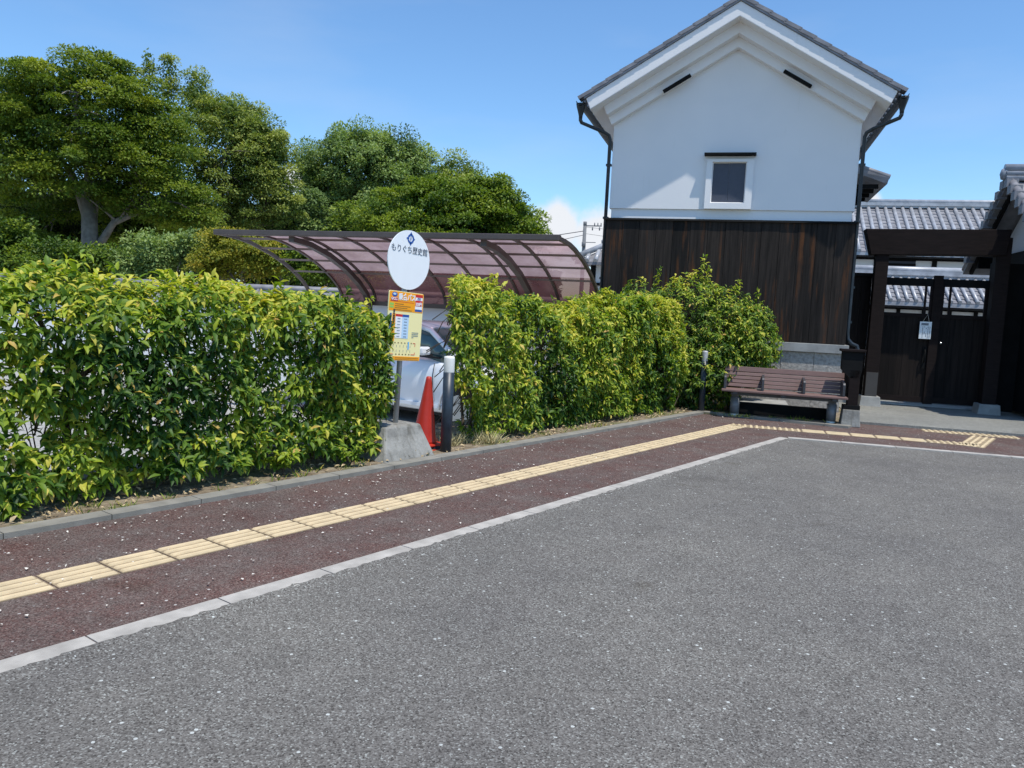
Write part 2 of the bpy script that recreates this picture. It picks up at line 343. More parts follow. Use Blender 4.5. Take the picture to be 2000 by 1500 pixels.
def leaves(name, mat, P, AX, NR, S, W, tint, parent=None, tmpl='leaf'):
    """many leaves as one mesh: position, axis, normal, length, width ratio, tint"""
    AX = AX/np.linalg.norm(AX, axis=1, keepdims=True)
    NR = NR-AX*(NR*AX).sum(1, keepdims=True); NR = NR/(np.linalg.norm(NR, axis=1, keepdims=True)+1e-9)
    SD = np.cross(NR, AX)
    if tmpl == 'leaf':
        T = np.array([(0, 0, 0), (.36, 0, -.02), (.72, 0, -.09), (1, 0, -.24), (.16, .5, .02), (.42, .92, .07), (.74, .58, -.02), (.16, -.5, .02), (.42, -.92, .07), (.74, -.58, -.02)])
        Fc = [(0, 1, 5, 4), (1, 2, 6, 5), (2, 3, 6), (0, 7, 8, 1), (1, 8, 9, 2), (2, 9, 3)]
    elif tmpl == 'blade':
        T = np.array([(0, 1, 0), (0, -1, 0), (.5, .7, .0), (.5, -.7, .0), (1, 0, -.25)]); Fc = [(0, 1, 3, 2), (2, 3, 4)]
    else:
        T = np.array([(0, 0, 0), (.5, .9, .06), (1, 0, -.12), (.45, -.9, .06)]); Fc = [(0, 3, 2), (0, 2, 1)]
    n = len(P); k = len(T)
    X = T[None, :, 0:1]*S[:, None, None]; Yv = T[None, :, 1:2]*(S*W*.5)[:, None, None]; Z = T[None, :, 2:3]*S[:, None, None]
    V = P[:, None, :]+AX[:, None, :]*X+SD[:, None, :]*Yv+NR[:, None, :]*Z
    me = bpy.data.meshes.new(name); me.vertices.add(n*k); me.vertices.foreach_set('co', V.reshape(-1).astype(np.float32))
    lp = np.concatenate([np.array(f) for f in Fc]); ln = np.array([len(f) for f in Fc])
    L = (lp[None, :]+(np.arange(n)*k)[:, None]).reshape(-1); tot = np.tile(ln, n); st = np.concatenate([[0], np.cumsum(tot)[:-1]])
    me.loops.add(len(L)); me.loops.foreach_set('vertex_index', L.astype(np.int32))
    me.polygons.add(len(tot)); me.polygons.foreach_set('loop_start', st.astype(np.int32)); me.polygons.foreach_set('loop_total', tot.astype(np.int32))
    me.polygons.foreach_set('use_smooth', np.ones(len(tot), bool))
    at_ = me.attributes.new('tint', 'FLOAT', 'FACE'); at_.data.foreach_set('value', np.repeat(tint, len(Fc)).astype(np.float32))
    me.update(calc_edges=True)
    me.materials.append(MT[mat])
    o = bpy.data.objects.new(name, me); COL.objects.link(o)
    if parent: o.parent = parent
    return o
def unit(n): 
    d = rng.normal(size=(n, 3)); return d/np.linalg.norm(d, axis=1, keepdims=True)
def wob(P, s, seed=0):
    a = P*s+seed
    return (np.sin(a[:, 0]*1.7+1.3*np.sin(a[:, 1]*1.1+a[:, 2]*.7))+np.sin(a[:, 1]*2.1+1.7*np.sin(a[:, 2]*1.3+a[:, 0]*.6))+np.sin(a[:, 2]*1.9+1.1*np.sin(a[:, 0]*1.5+a[:, 1])))/3

# ------------------------------------------------------------------ frame of the storehouse (facade direction)
KO = Vector((-7.0853, 11.9698, 0)); KA = math.atan(.39168)
U = Vector((math.cos(KA), math.sin(KA), 0)); V_ = Vector((-math.sin(KA), math.cos(KA), 0))
def KP(u, v, z=0): return KO+U*u+V_*v+Vector((0, 0, z))
def vline_y(x, v): # y of world point with given x on line v=const
    u = (x-KO.x+math.sin(KA)*v)/math.cos(KA); return KP(u, v).y

# ================================================================== SETTING
XA, XB, XC, XD = -4.93, -4.80, -3.20, -3.082   # planter kerb back / front, road kerb inner / outer
m = MB(); m.flatpoly([(-400, -400), (400, -400), (400, 400), (-400, 400)], -.6, -.25); structure(m.build('parking_ground', 'lot'))
def poly_o(name, pts, z0, z1, mat): 
    m = MB(); m.flatpoly(pts, z0, z1); return structure(m.build(name, mat))
yK1 = -3.47; yK0 = -3.35; yAp = -1.24
FARX = 60
poly_o('road', [(XD, -60), (FARX, -60), (FARX, vline_y(FARX, yK1)), (XD, vline_y(XD, yK1))], -.2, -.006, 'asphalt')
poly_o('pavement', [(XB, -60), (XC, -60), (XC, vline_y(XC, yK0)), (FARX, vline_y(FARX, yK0)), (FARX, vline_y(FARX, yAp)), (KP(4.02, yAp).x, KP(4.02, yAp).y), tuple(KP(3.73, -1.9))[:2], (XB, vline_y(XB, -1.56))], -.2, 0, 'red_asphalt')
poly_o('planting_bed', [(-6.35, -60), (XA, -60), (XA, vline_y(XA, -1.5)), tuple(KP(3.72, -1.80))[:2], tuple(KP(4.0, -1.3))[:2], tuple(KP(4.0, 1.2))[:2], tuple(KP(-.6, 1.2))[:2], (-6.35, vline_y(-6.35, -.3))], -.3, .02, 'soil')
poly_o('courtyard', [tuple(KP(4.0, 1.2))[:2], tuple(KP(70, 1.2))[:2], tuple(KP(70, 50))[:2], tuple(KP(-.6, 50))[:2], tuple(KP(-.6, 1.2))[:2]], -.3, .03, 'apron')
poly_o('entrance_apron', [tuple(KP(4.0, yAp))[:2], tuple(KP(70, yAp))[:2], tuple(KP(70, 1.2))[:2], tuple(KP(4.0, 1.2))[:2]], -.3, .035, 'apron')
# road kerb blocks
m = MB(); j = MB()
j.box(XC, XD-.006, -20, vline_y(XC, yK0)-.02, -.1, .0005)
y = 1.494-.5944*30
while y < vline_y(XC, yK0)-.1:
    y1 = min(y+.5944, vline_y(XC, yK0)-.05); m.box(XC+.001, XD-.001, y+.004, y1-.004, -.08, .007); y = y+.5944
u0 = (Vector((XD, vline_y(XD, yK0), 0))-KO).dot(U)
k = 0
while k < 60:
    a, b = u0-.06+k*.6058, u0-.06+(k+1)*.6058
    m.flatpoly([tuple(KP(a+.004, yK1))[:2], tuple(KP(b-.004, yK1))[:2], tuple(KP(b-.004, yK0))[:2], tuple(KP(a+.004, yK0))[:2]], -.08, .007); k += 1
j.flatpoly([tuple(KP(u0, yK1+.001))[:2], tuple(KP(u0+36, yK1+.001))[:2], tuple(KP(u0+36, yK0-.001))[:2], tuple(KP(u0, yK0-.001))[:2]], -.1, .0005)
structure(m.build('road_kerb', 'kerb')); structure(j.build('kerb_joints', 'joint'))
# ragged asphalt edge lapping over the kerb
m = MB(); y = .2; vs = []; 
while y < vline_y(XD, yK0)-.15:
    vs.append((y, XD-.004-max(0, random.gauss(.006, .009)))); y += random.uniform(.012, .05)
b_ = []
for yy, xx in vs: b_ += [(xx, yy, .0085), (XD+.03, yy, .004), (XD+.06, yy, -.0065)]
m.add(b_, [(3*i, 3*i+1, 3*i+4, 3*i+3) for i in range(len(vs)-1)]+[(3*i+1, 3*i+2, 3*i+5, 3*i+4) for i in range(len(vs)-1)])
structure(m.build('road_edge', 'asphalt'))
# planter kerb (raised 5 cm), blocks
m = MB(); y = -18
while y < vline_y(XB, -1.56)-.05:
    y1 = min(y+.6, vline_y(XB, -1.56)); m.box(XA, XB, y+.003, y1-.003, -.1, .032); y += .6
e0 = Vector((XA, vline_y(XA, -1.5)+.02, 0)); e1 = KP(3.80, -1.93); tdir = (e1-e0).normalized(); nrm = Vector((-tdir.y, tdir.x, 0)); Ltot = (e1-e0).length; k = 0
while k*.6 < Ltot:
    a = e0+tdir*(k*.6+.003); b = e0+tdir*(min(Ltot, (k+1)*.6)-.003)
    m.flatpoly([tuple(a)[:2], tuple(b)[:2], tuple(b+nrm*.12)[:2], tuple(a+nrm*.12)[:2]], -.1, .032); k += 1
g0 = KP(3.80, -1.93)+nrm*.0; g1 = KP(4.02, -1.27)
td = (g1-g0).normalized(); n2 = Vector((-td.y, td.x, 0))
m.flatpoly([tuple(g0+td*.005)[:2], tuple(g1)[:2], tuple(g1+n2*.2)[:2], tuple(g0+td*.2+n2*.2)[:2]], -.1, .029)
structure(m.build('planter_kerb', 'kerb_dark'))
# tactile paving
m = MB(); tb = MB()
def tactile(o, ax, ay, w, l, across=False):
    """tile with corner o, width direction ax, length direction ay"""
    o = Vector(o); g = .005
    P = lambda a, b, z: o+ax*a+ay*b+Vector((0, 0, z))
    m.hexa([P(g, g, -.02), P(w-g, g, -.02), P(w-g, l-g, -.02), P(g, l-g, -.02), P(g, g, .004), P(w-g, g, .004), P(w-g, l-g, .004), P(g, l-g, .004)])
    nb = 4
    for i in range(nb):
        c = (i+.5)/nb; hw = .0125; ht = .012
        if not across:
            c *= w; q = [(c-hw-.004, .012), (c+hw+.004, .012), (c+hw+.004, l-.012), (c-hw-.004, l-.012)]; t = [(c-hw, .02), (c+hw, .02), (c+hw, l-.02), (c-hw, l-.02)]
        else:
            c *= l; q = [(.012, c-hw-.006), (w-.012, c-hw-.006), (w-.012, c+hw+.006), (.012, c+hw+.006)]; t = [(.02, c-hw), (w-.02, c-hw), (w-.02, c+hw), (.02, c+hw)]
        tb.hexa([P(a, b, .003) for a, b in q]+[P(a, b, ht) for a, b in t])
X1 = Vector((1, 0, 0)); Y1 = Vector((0, 1, 0))
y = 1.6615-.3*24; yEnd = vline_y(-4.0, -2.62)
n_ = int((yEnd-y)/.3)
for i in range(n_): tactile((-4.073, y+.3*i, 0), X1, Y1, .252, .3)
ue = (Vector((-4.073, yEnd, 0))-KO).dot(U)
for i in range(10):
    tactile(KP(ue+.02+.3*i, -2.74), V_, U, .262, .3, across=(i < 3 or i > 7))
us = ue+.02+3.0
for i in range(3): tactile(KP(us-.28, -2.74)+Y1*(.3*i+.28), X1, Y1, .3, .3)
tactile(KP(us-.28, -2.74), X1, Y1, .3, .28)
for i in range(4): tactile(KP(us-.42+.3*i, -1.58), V_, U, .26, .3, across=False if False else True)
structure(m.build('tactile_paving', 'tactile_dirt')); structure(tb.build('tactile_bars', 'tactile'))

# petals / litter on the pavement
n = 1500
xs = rng.uniform(XB+.02, XC-.02, n); ys = rng.uniform(.3, 11.5, n)
keep = rng.random(n) < (.25+.75*np.clip((-3.9-xs)/.9, 0, 1)); keep &= ys < np.array([vline_y(x, -1.7) for x in xs])
n2_ = 160; ux = rng.uniform(2.0, 7.5, n2_); vx = rng.uniform(-3.3, -1.5, n2_)
P = np.concatenate([np.stack([xs, ys, np.full(n, .012)], 1)[keep], np.array([tuple(KP(a, b, .012)) for a, b in zip(ux, vx)])])
k = len(P); AX = unit(k); AX[:, 2] *= .15
o = leaves('fallen_petals', 'petal', P, AX, np.tile([0, 0, 1.], (k, 1))+unit(k)*.3, rng.uniform(.006, .022, k), rng.uniform(.5, 1, k), rng.random(k), tmpl='card')
prop(o, 'small whitish fallen petals sprinkled over the dark red pavement', 'petals', kind='stuff')
n = 1400
P = np.stack([rng.uniform(-5.5, XA-.01, n), rng.uniform(.5, 11.5, n), np.full(n, .03)], 1); P[:, 2] += rng.uniform(0, .02, n)
AX = unit(n); AX[:, 2] *= .3
o = leaves('dead_leaves', 'dead_leaf', P, AX, np.tile([0, 0, 1.], (n, 1))+unit(n)*.6, rng.uniform(.02, .055, n), rng.uniform(.35, .6, n), rng.random(n))
prop(o, 'dry brown leaf litter on the soil under the hedges', 'leaf litter', kind='stuff')
# weeds & dry grass along the kerb
def tufts(name, mat, spots, label, cat, hgt, n_per, spread=.12, w=.05):
    P = []; A = []
    for (x, y) in spots:
        for _ in range(n_per):
            a = random.uniform(0, 6.283); r = random.random()*spread
            P.append((x+r*math.cos(a), y+r*math.sin(a), .02)); A.append((math.cos(a)*random.uniform(.2, 1.3), math.sin(a)*random.uniform(.2, 1.3), 1))
    P = np.array(P); A = np.array(A); k = len(P)
    o = leaves(name, mat, P, A, unit(k), rng.uniform(.4, 1, k)*hgt, np.full(k, w), rng.random(k), tmpl='blade')
    return prop(o, label, cat, kind='stuff')
sp = [(random.uniform(-5.3, -5.0), random.uniform(5.9, 6.5)) for _ in range(16)]
tufts('dry_grass', 'grass', sp, 'tuft of dry straw coloured grass between the blue bollard and the right hedge', 'grass', .17, 26, .1, .07)
sp = [(random.uniform(-5.15, -4.95), random.uniform(1.2, 11)) for _ in range(60)]+[tuple(KP(random.uniform(2, 3.7), random.uniform(-1.75, -1.4)))[:2] for _ in range(20)]
o = tufts('weeds', 'hedge_leaf', sp, 'small green weeds growing along the planter kerb', 'weeds', .07, 12, .06, .12)

# ================================================================== HEDGES
def hedge(name, label, sampler, n_cl, leaf, holes, loc, topz, seed, shoots=(), trunks=(), cat='hedge', tb_=0.0):
    """sampler(n) -> positions (world), outward dirs"""
    root = thing(name, loc, 0, label, cat)
    P, D = sampler(n_cl)
    h = wob(P, 3.1, seed)+.5*wob(P, 8.0, seed+4)
    lowmask = np.clip((topz(P)-P[:, 2])/.5, 0, 1)
    keep = h > -1.3+holes*lowmask+0*P[:, 2]
    P = P[keep]; D = D[keep]; n_box = len(P)
    if shoots:
        sp, sd = [], []
        for (x, y, z, hh) in shoots:
            for t in np.linspace(0, 1, max(3, int(hh/.035))):
                for _ in range(1): sp.append((x+random.uniform(-.02, .02)+.05*t, y+random.uniform(-.02, .02)+.04*t, z+hh*t)); a = random.uniform(0, 6.28); sd.append((math.cos(a), math.sin(a), .5))
        P = np.concatenate([P, np.array(sp)]); D = np.concatenate([D, np.array(sd)])
    nc = len(P); k = 6
    ci = np.repeat(np.arange(nc), k); n = nc*k
    ph = np.tile(np.arange(k)*2*np.pi/k, nc)+rng.uniform(-.5, .5, n)
    D = D/np.linalg.norm(D, axis=1, keepdims=True)
    t1 = np.cross(D, np.array([0.03, .02, 1.])); t1 /= np.linalg.norm(t1, axis=1, keepdims=True)+1e-6; t2 = np.cross(D, t1)
    spread = rng.uniform(.5, 1.3, n)
    AX = D[ci]*rng.uniform(.35, 1, n)[:, None]+(t1[ci]*np.cos(ph)[:, None]+t2[ci]*np.sin(ph)[:, None])*spread[:, None]
    AX[:, 2] -= rng.uniform(.15, .75, n)
    NR = D[ci]*.7+np.array([0, 0, 1.])+unit(n)*.45+np.array([.15, -.05, 0])
    off = unit(n)*.012
    pos = P[ci]+off+D[ci]*rng.uniform(-.03, .03, n)[:, None]
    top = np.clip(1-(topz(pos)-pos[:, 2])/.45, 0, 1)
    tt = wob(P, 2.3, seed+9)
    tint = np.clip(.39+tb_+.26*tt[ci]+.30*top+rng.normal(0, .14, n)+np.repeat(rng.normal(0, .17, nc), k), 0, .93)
    yel = rng.random(n) < .035; tint[yel] = rng.uniform(.9, 1, yel.sum())
    S = rng.uniform(.4, 1.15, n)*leaf
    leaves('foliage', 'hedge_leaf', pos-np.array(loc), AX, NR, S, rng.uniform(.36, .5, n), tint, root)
    # inner twigs
    m = MB()
    for i in rng.choice(nc, min(nc, 900), replace=False):
        p = Vector(P[i]); d = Vector(D[i]); q = p-d*random.uniform(.15, .4)-Vector((0, 0, random.uniform(.05, .25)))
        if q.z < .03: q.z = .03
        if p.z > float(topz(np.array([tuple(p)]))[0])-.03 or i >= n_box: continue
        m.tube([q-Vector(loc), (p+q)/2+Vector((random.uniform(-.03, .03), random.uniform(-.03, .03), 0))-Vector(loc), p-Vector(loc)], [.006, .004, .0022], 4, False)
    m.build('twigs', 'twig', root)
    for (x, y, hh, r) in trunks:
        m = MB(); b = Vector((x, y, .0))-Vector(loc); pts = [b]
        for q in range(1, 6): pts.append(b+Vector((random.uniform(-.04, .04)*q*.7, random.uniform(-.05, .05)*q*.7, hh*q/5)))
        m.tube(pts, [r*(1-.12*q) for q in range(6)], 7)
        for q in range(2, 6):
            for _ in range(2):
                a = random.uniform(0, 6.28); e = pts[q]+Vector((math.cos(a)*.15, math.sin(a)*.16, .2))
                m.tube([pts[q], (pts[q]+e)/2+Vector((0, 0, .04)), e], [r*.45, r*.3, r*.15], 5, False)
        m.build('stem', 'twig', root)
    return root
def box_sampler(x0, x1, y0, y1, z0, topf, fr=(.5, .22, .14), bulge=.10, seed=0, slant=0):
    def s(n):
        P = np.zeros((n, 3)); D = np.zeros((n, 3)); r = rng.random(n)
        y = rng.uniform(y0, y1, n); x = rng.uniform(x0, x1, n); tz = topf(y); z = z0+(tz-z0)*rng.random(n)
        P[:, 0] = x; P[:, 1] = y; P[:, 2] = z
        D[:] = np.array([.5, 0, .4]); D[:, 1] = rng.uniform(-.4, .4, n)
        f = r < fr[0]; P[f, 0] = x1-np.abs(rng.normal(0, .07, f.sum())); D[f] = (1, 0, .35)
        t = (r >= fr[0]) & (r < fr[0]+fr[1]); P[t, 2] = tz[t]-np.abs(rng.normal(0, .06, t.sum())); D[t] = (.25, 0, 1)
        b = (r >= fr[0]+fr[1]) & (r < fr[0]+fr[1]+fr[2]); P[b, 0] = x0+np.abs(rng.normal(0, .06, b.sum())); D[b] = (-1, 0, .35)
        e = (r >= sum(fr)) & (r < sum(fr)+.07)
        lo = rng.random(n) < .5
        P[e & lo, 1] = y0+np.abs(rng.normal(0, .06, (e & lo).sum())); P[e & ~lo, 1] = y1-np.abs(rng.normal(0, .06, (e & ~lo).sum()))
        D[e & lo] = (.1, -1, .3); D[e & ~lo] = (.1, 1, .3)
        bu = bulge*(wob(P, 2.7, seed)+.8*wob(P, 6.3, seed+2)+.5*wob(P, 13, seed+5))
        Dn = D/np.linalg.norm(D, axis=1, keepdims=True)
        P += Dn*bu[:, None]
        # rounded upper edge, narrower foot
        hh = np.clip((P[:, 2]-(tz-.22))/.22, 0, 1); P[:, 0] -= np.where(P[:, 0] > (x0+x1)/2, .12*hh**2, -.12*hh**2)
        foot = np.clip((.35-P[:, 2])/.35, 0, 1); P[:, 0] -= .07*foot
        D += unit(n)*.35
        P[:, 2] = np.maximum(P[:, 2], .05)
        k_ = P[:, 1] > y0-.06+slant*(x1-P[:, 0])+(.38*np.clip((.75-P[:, 2])/.5, 0, 1) if slant else 0)
        return P[k_], D[k_]
    return s
top1 = lambda y: 1.37+.06*np.sin(y*2.3)+.08*np.exp(-((y-2.35)/.3)**2)+.03*np.sin(y*6.1)
hedge('left_hedge'.replace('left_', ''), 'long clipped green hedge left of the bus stop sign', box_sampler(-5.95, -5.12, -1.2, 5.03, .1, top1, seed=1), 10200, .086, .30,
      (-5.5, 2.0, 0), lambda P: top1(P[:, 1]), 1.0,
      shoots=[(-5.2, 2.36, 1.45, .16), (-5.25, 2.55, 1.42, .12), (-5.3, 3.3, 1.4, .12), (-5.3, 3.9, 1.42, .1), (-5.3, 4.6, 1.4, .1), (-5.3, 3.0, 1.4, .1)],
      trunks=[(-5.5, y_+random.uniform(-.1, .1), 1.1, .035) for y_ in (-.6, .3, 1.1, 1.85, 2.5, 3.15, 3.8, 4.45, 4.8)])
top2 = lambda y: 1.50+.05*np.sin(y*2.0+1)+.13*np.exp(-((y-6.6)/.25)**2)+.03*np.sin(y*5.3)+.14*np.clip((y-9.2)/1.5, 0, 1)
hedge('hedge', 'middle clipped hedge running from the blue bollard to the tall corner shrub', box_sampler(-6.1, -5.14, 5.93, 11.1, .08, top2, seed=5, slant=1.05), 10400, .080, .16,
      (-5.6, 8.5, 0), lambda P: top2(P[:, 1]), 3.0, tb_=.08,
      shoots=[(-5.3, 6.55, 1.55, .2), (-5.33, 6.65, 1.55, .17), (-5.35, 6.8, 1.55, .13), (-5.3, 9.2, 1.5, .1), (-5.3, 8.4, 1.5, .1), (-5.35, 6.3, 1.5, .1)],
      trunks=[(-5.6, 6.75, 1.0, .022), (-5.5, 6.5, 1.0, .02), (-5.5, 7.1, 1.2, .03), (-5.5, 8., 1.2, .03), (-5.5, 8.9, 1.2, .03), (-5.5, 9.8, 1.2, .03), (-5.5, 10.6, 1.2, .03)])
def corner_sampler(n):
    # lobed ellipsoids in the K frame
    lobes = [((.75, -.85, 1.0), (.62, .55, .93)), ((1.5, -.85, 1.1), (.65, .55, .97)), ((2.05, -.82, 1.0), (.62, .5, .86)), ((2.45, -.75, 1.05), (.42, .42, .62)), ((.15, -1.0, .9), (.5, .6, .85)), ((1.7, -1.0, .6), (.8, .5, .6))]
    idx = rng.integers(0, len(lobes), n); d = unit(n); r = rng.random(n)**.16
    C = np.array([l[0] for l in lobes])[idx]; Rr = np.array([l[1] for l in lobes])[idx]
    L = C+d*Rr*(r*(1+.1*wob(d*3+C*4, 1.3, 2)))[:, None]
    L[:, 2] = np.maximum(L[:, 2], .08)
    ok = L[:, 1] < -.14
    L = L[ok]; d = d[ok]
    mat = np.array([[U.x, V_.x, 0], [U.y, V_.y, 0], [0, 0, 1]])
    return L@mat.T+np.array(KO), d@mat.T+np.array([.3, -.3, .3])
hedge('shrub', 'tall bushy corner shrub against the dark storehouse boards behind the bench', corner_sampler, 6800, .075, -.3,
      tuple(KP(1.5, -.9)), lambda P: 1.98+0*P[:, 0], 6.0,
      shoots=[tuple(KP(1.62, -.9, 1.95))+(.42,), tuple(KP(1.7, -.9, 1.95))+(.25,), tuple(KP(.95, -.9, 1.85))+(.3,), tuple(KP(2.15, -.8, 1.75))+(.28,), tuple(KP(2.45, -.8, 1.6))+(.25,), tuple(KP(1.5, -.95, 1.95))+(.2,), tuple(KP(.5, -.95, 1.8))+(.15,)],
      trunks=[tuple(KP(a, -.8))[:2]+(1.4, .04) for a in (.4, 1.0, 1.6, 2.2)], cat='shrub')
# low seedlings at the foot of the left hedge
def seedling(x, y, h, label):
    root = thing('seedling', (x, y, .02), 0, label, 'plant')
    P = []; D = []
    for s_ in range(9):
        a = random.uniform(0, 6.28); l = random.uniform(.3, 1)*h
        for t in (.5, .75, 1.0): P.append((math.cos(a)*l*.6*t, math.sin(a)*l*.6*t, l*t)); D.append((math.cos(a), math.sin(a), .8))
    P = np.array(P); D = np.array(D); k = 5; ci = np.repeat(np.arange(len(P)), k); n = len(ci)
    AX = D[ci]*.5+unit(n)*.8; AX[:, 2] = rng.uniform(-.3, .4, n)
    leaves('foliage', 'hedge_leaf', P[ci], AX, np.tile([.3, 0, 1.], (n, 1))+unit(n)*.3, rng.uniform(.04, .075, n), np.full(n, .5), np.clip(rng.normal(.55, .12, n), 0, 1), root)
    m = MB()
    for p in P[2::3]: m.tube([(0, 0, 0), tuple(Vector(p)*.5+Vector((0, 0, .02))), tuple(p)], [.004, .003, .002], 4, False)
    m.build('stem', 'twig', root)
seedling(-5.08, 4.55, .26, 'low leafy seedling directly beside the concrete sign base')
seedling(-5.12, 3.9, .22, 'small leafy seedling at the kerb under the middle of the long left hedge')
seedling(-5.1, 1.95, .16, 'tiny seedling at the left edge of the photo under the hedge')
seedling(-5.28, 6.35, .22, 'leafy seedling behind the dry grass right of the bollard')

# ================================================================== STOREHOUSE (kura)
kura = thing('storehouse', KP(0, 0), KA, 'tall white plaster storehouse with gable roof and dark board lower walls', 'building')
DEP = 7.0; W = 3.87; UC = 1.93; SL = .603
def chev(m, bot, top, hw, v0, v1):
    """chevron solid: bottom apex z, top apex z, half width, cut square to the slope"""
    c = (top-bot)*.5
    pts = [(UC-hw+c*.35, bot-SL*(hw-c*.35)), (UC, bot), (UC+hw-c*.35, bot-SL*(hw-c*.35)), (UC+hw+c*.35, top-SL*(hw+c*.35)), (UC, top), (UC-hw-c*.35, top-SL*(hw+c*.35))]
    n = 6; vs = [(x, v0, z) for x, z in pts]+[(x, v1, z) for x, z in pts]
    fs = [(0, 1, 4, 5), (1, 2, 3, 4), (11, 10, 7, 6), (10, 9, 8, 7)]+[(i, i+n, (i+1) % n+n, (i+1) % n) for i in range(n)]
    m.add(vs, fs)
m = MB(); m.prism([(0, 3.20), (W, 3.20), (W, 5.74-SL*UC+.05), (UC, 5.79), (0, 5.74-SL*UC+.05)], 0, DEP); m.box(.03, W-.03, .03, DEP, 3.0, 3.20)
m.build('plaster_wall', 'plaster', kura)
m = MB(); chev(m, 5.73, 5.92, 1.99, -.13, DEP+.13); chev(m, 5.89, 6.08, 2.05, -.30, DEP+.3); chev(m, 6.06, 6.285, 2.29, -.55, DEP+.55)
m.build('stepped_eaves', 'plaster', kura, bevel=.012)
m = MB(); chev(m, 6.287, 6.335, 2.36, -.575, DEP+.575); 
m.build('roof', 'tile_dark', kura)
m = MB()
ang = math.atan(SL); L = 2.42/math.cos(ang)
for s_ in (-1, 1):
    dn = Vector((s_*math.cos(ang), 0, -math.sin(ang))); up = Vector((s_*math.sin(ang), 0, math.cos(ang)))
    nt_ = 11; st = L/nt_
    for row in range(nt_):
        a = Vector((UC, 0, 6.345))+dn*(row*st); b = a+dn*(st+.03)
        for v0, v1 in ((-.585, -.30), (DEP+.30, DEP+.585)):
            q = [a+up*.001, b+up*.014]
            vs = []
            for zo in (0, .026):
                for p in (q[0], q[1]):
                    for v in (v0, v1): vs.append((p.x+up.x*zo, v, p.z+up.z*zo))
            m.add(vs, [(0, 1, 3, 2), (4, 6, 7, 5), (0, 2, 6, 4), (1, 5, 7, 3), (0, 4, 5, 1), (2, 3, 7, 6)])
        # verge hanging tile
        m.bar((a.x-up.x*.012, -.570, a.z-up.z*.012), (b.x+up.x*.004, -.570, b.z+up.z*.004), .034, .032, up=tuple(up))
    for q in range(26):
        v = -.2+q*.285
        m.tube([Vector((UC, v, 6.345))+dn*.05, Vector((UC, v, 6.345))+dn*L], .045, 8)
m.box(UC-.12, UC+.12, -.5, DEP+.5, 6.33, 6.5)
m.tube([(UC, -.58, 6.52), (UC, DEP+.62, 6.52)], .085, 12)
m.build('roof_tiles', 'tile_dark', kura)
# side gutters with hoppers and downpipes
for s_, ue_, uw in ((-1, UC-2.42, -.055), (1, UC+2.42, W+.055)):
    m = MB(); zc = 4.83
    arc = [(ue_+.06*math.cos(t), zc+.06*math.sin(t)) for t in np.linspace(math.pi, 2*math.pi, 8)]
    vs = []; fs = []
    for v in (-.6, DEP+.6):
        vs += [(x, v, z) for x, z in arc]+[(ue_+(x-ue_)*.88, v, zc+(z-zc)*.88) for x, z in arc]
    for i in range(7): fs += [(i, i+1, i+17, i+16), (i+9, i+8, i+24, i+25), (i, i+8, i+9, i+1), (i+16, i+17, i+25, i+24)]
    fs += [(0, 16, 24, 8), (7, 15, 31, 23)]
    m.add(vs, fs); g_ = m.build('gutter', 'green_metal', kura)
    m = MB(); hu = ue_+.0
    m.lathe([(.085, .0), (.075, -.05), (.05, -.13), (.032, -.2), (.03, -.24)], (hu, -.45, zc-.01), 12); m.f.reverse(); m.sm.reverse()
    m.build('hopper', 'green_metal', g_)
    m = MB(); 
    m.tube([(hu, -.45, zc-.2), (hu, -.45, 4.56), (hu-s_*.02, -.43, 4.52), (uw+s_*.1, -.1, 4.44), (uw+s_*.02, -.03, 4.40), (uw, .0, 4.34), (uw, -.0, 1.3 if s_ > 0 else .1)]+([(uw+.01, 0, 1.2), (uw+.07, 0, 1.13), (uw+.15, 0, 1.1), (uw+.18, 0, 1.02), (uw+.18, 0, .1)] if s_ > 0 else []), .03, 10)
    for zz in (3.9, 3.02, 2.0, 1.45): m.box(uw-.045, uw+.045, -.02, .06, zz, zz+.035)
    m.build('downpipe', 'pipe', kura)
m = MB()
m.bar((.80, -.17, 5.055), (1.22, -.17, 5.305), .05, .05); m.build('eave_hook', 'black_wood', kura)
m = MB(); m.bar((2.65, -.17, 5.325), (3.07, -.17, 5.075), .05, .05); m.build('eave_hook', 'black_wood', kura)
# boards
m = MB(); m.box(-.02, W+.02, -.03, .025, 1.105, 3.004); m.build('board_backing', 'black_wood', kura); m = MB(); nb = 14; bw = (W+.06)/nb
for i in range(nb):
    o_ = (.004 if i % 2 else 0)+random.uniform(0, .003); m.box(-.03+i*bw+.003, -.03+(i+1)*bw-.003, -.045-o_, .02, 1.11, 3.005)
    m.box(W-.02, W+.045+o_, .02+i*.5, .02+(i+1)*.5-.006, 1.11, 3.005); m.box(-.045-o_, .02, .02+i*.5, .02+(i+1)*.5-.006, 1.11, 3.005)
m.build('board_siding', 'charred', kura)
m = MB(); m.hexa([(-.07, -.085, 3.0), (W+.07, -.085, 3.0), (W+.07, .03, 3.0), (-.07, .03, 3.0), (-.07, -.075, 3.03), (W+.07, -.075, 3.03), (W+.07, .03, 3.045), (-.07, .03, 3.045)])
m.box(W-.0, W+.08, .031, DEP, 3.0, 3.04); m.box(-.08, 0, .031, DEP, 3.0, 3.04); m.build('drip_board', 'black_wood', kura)
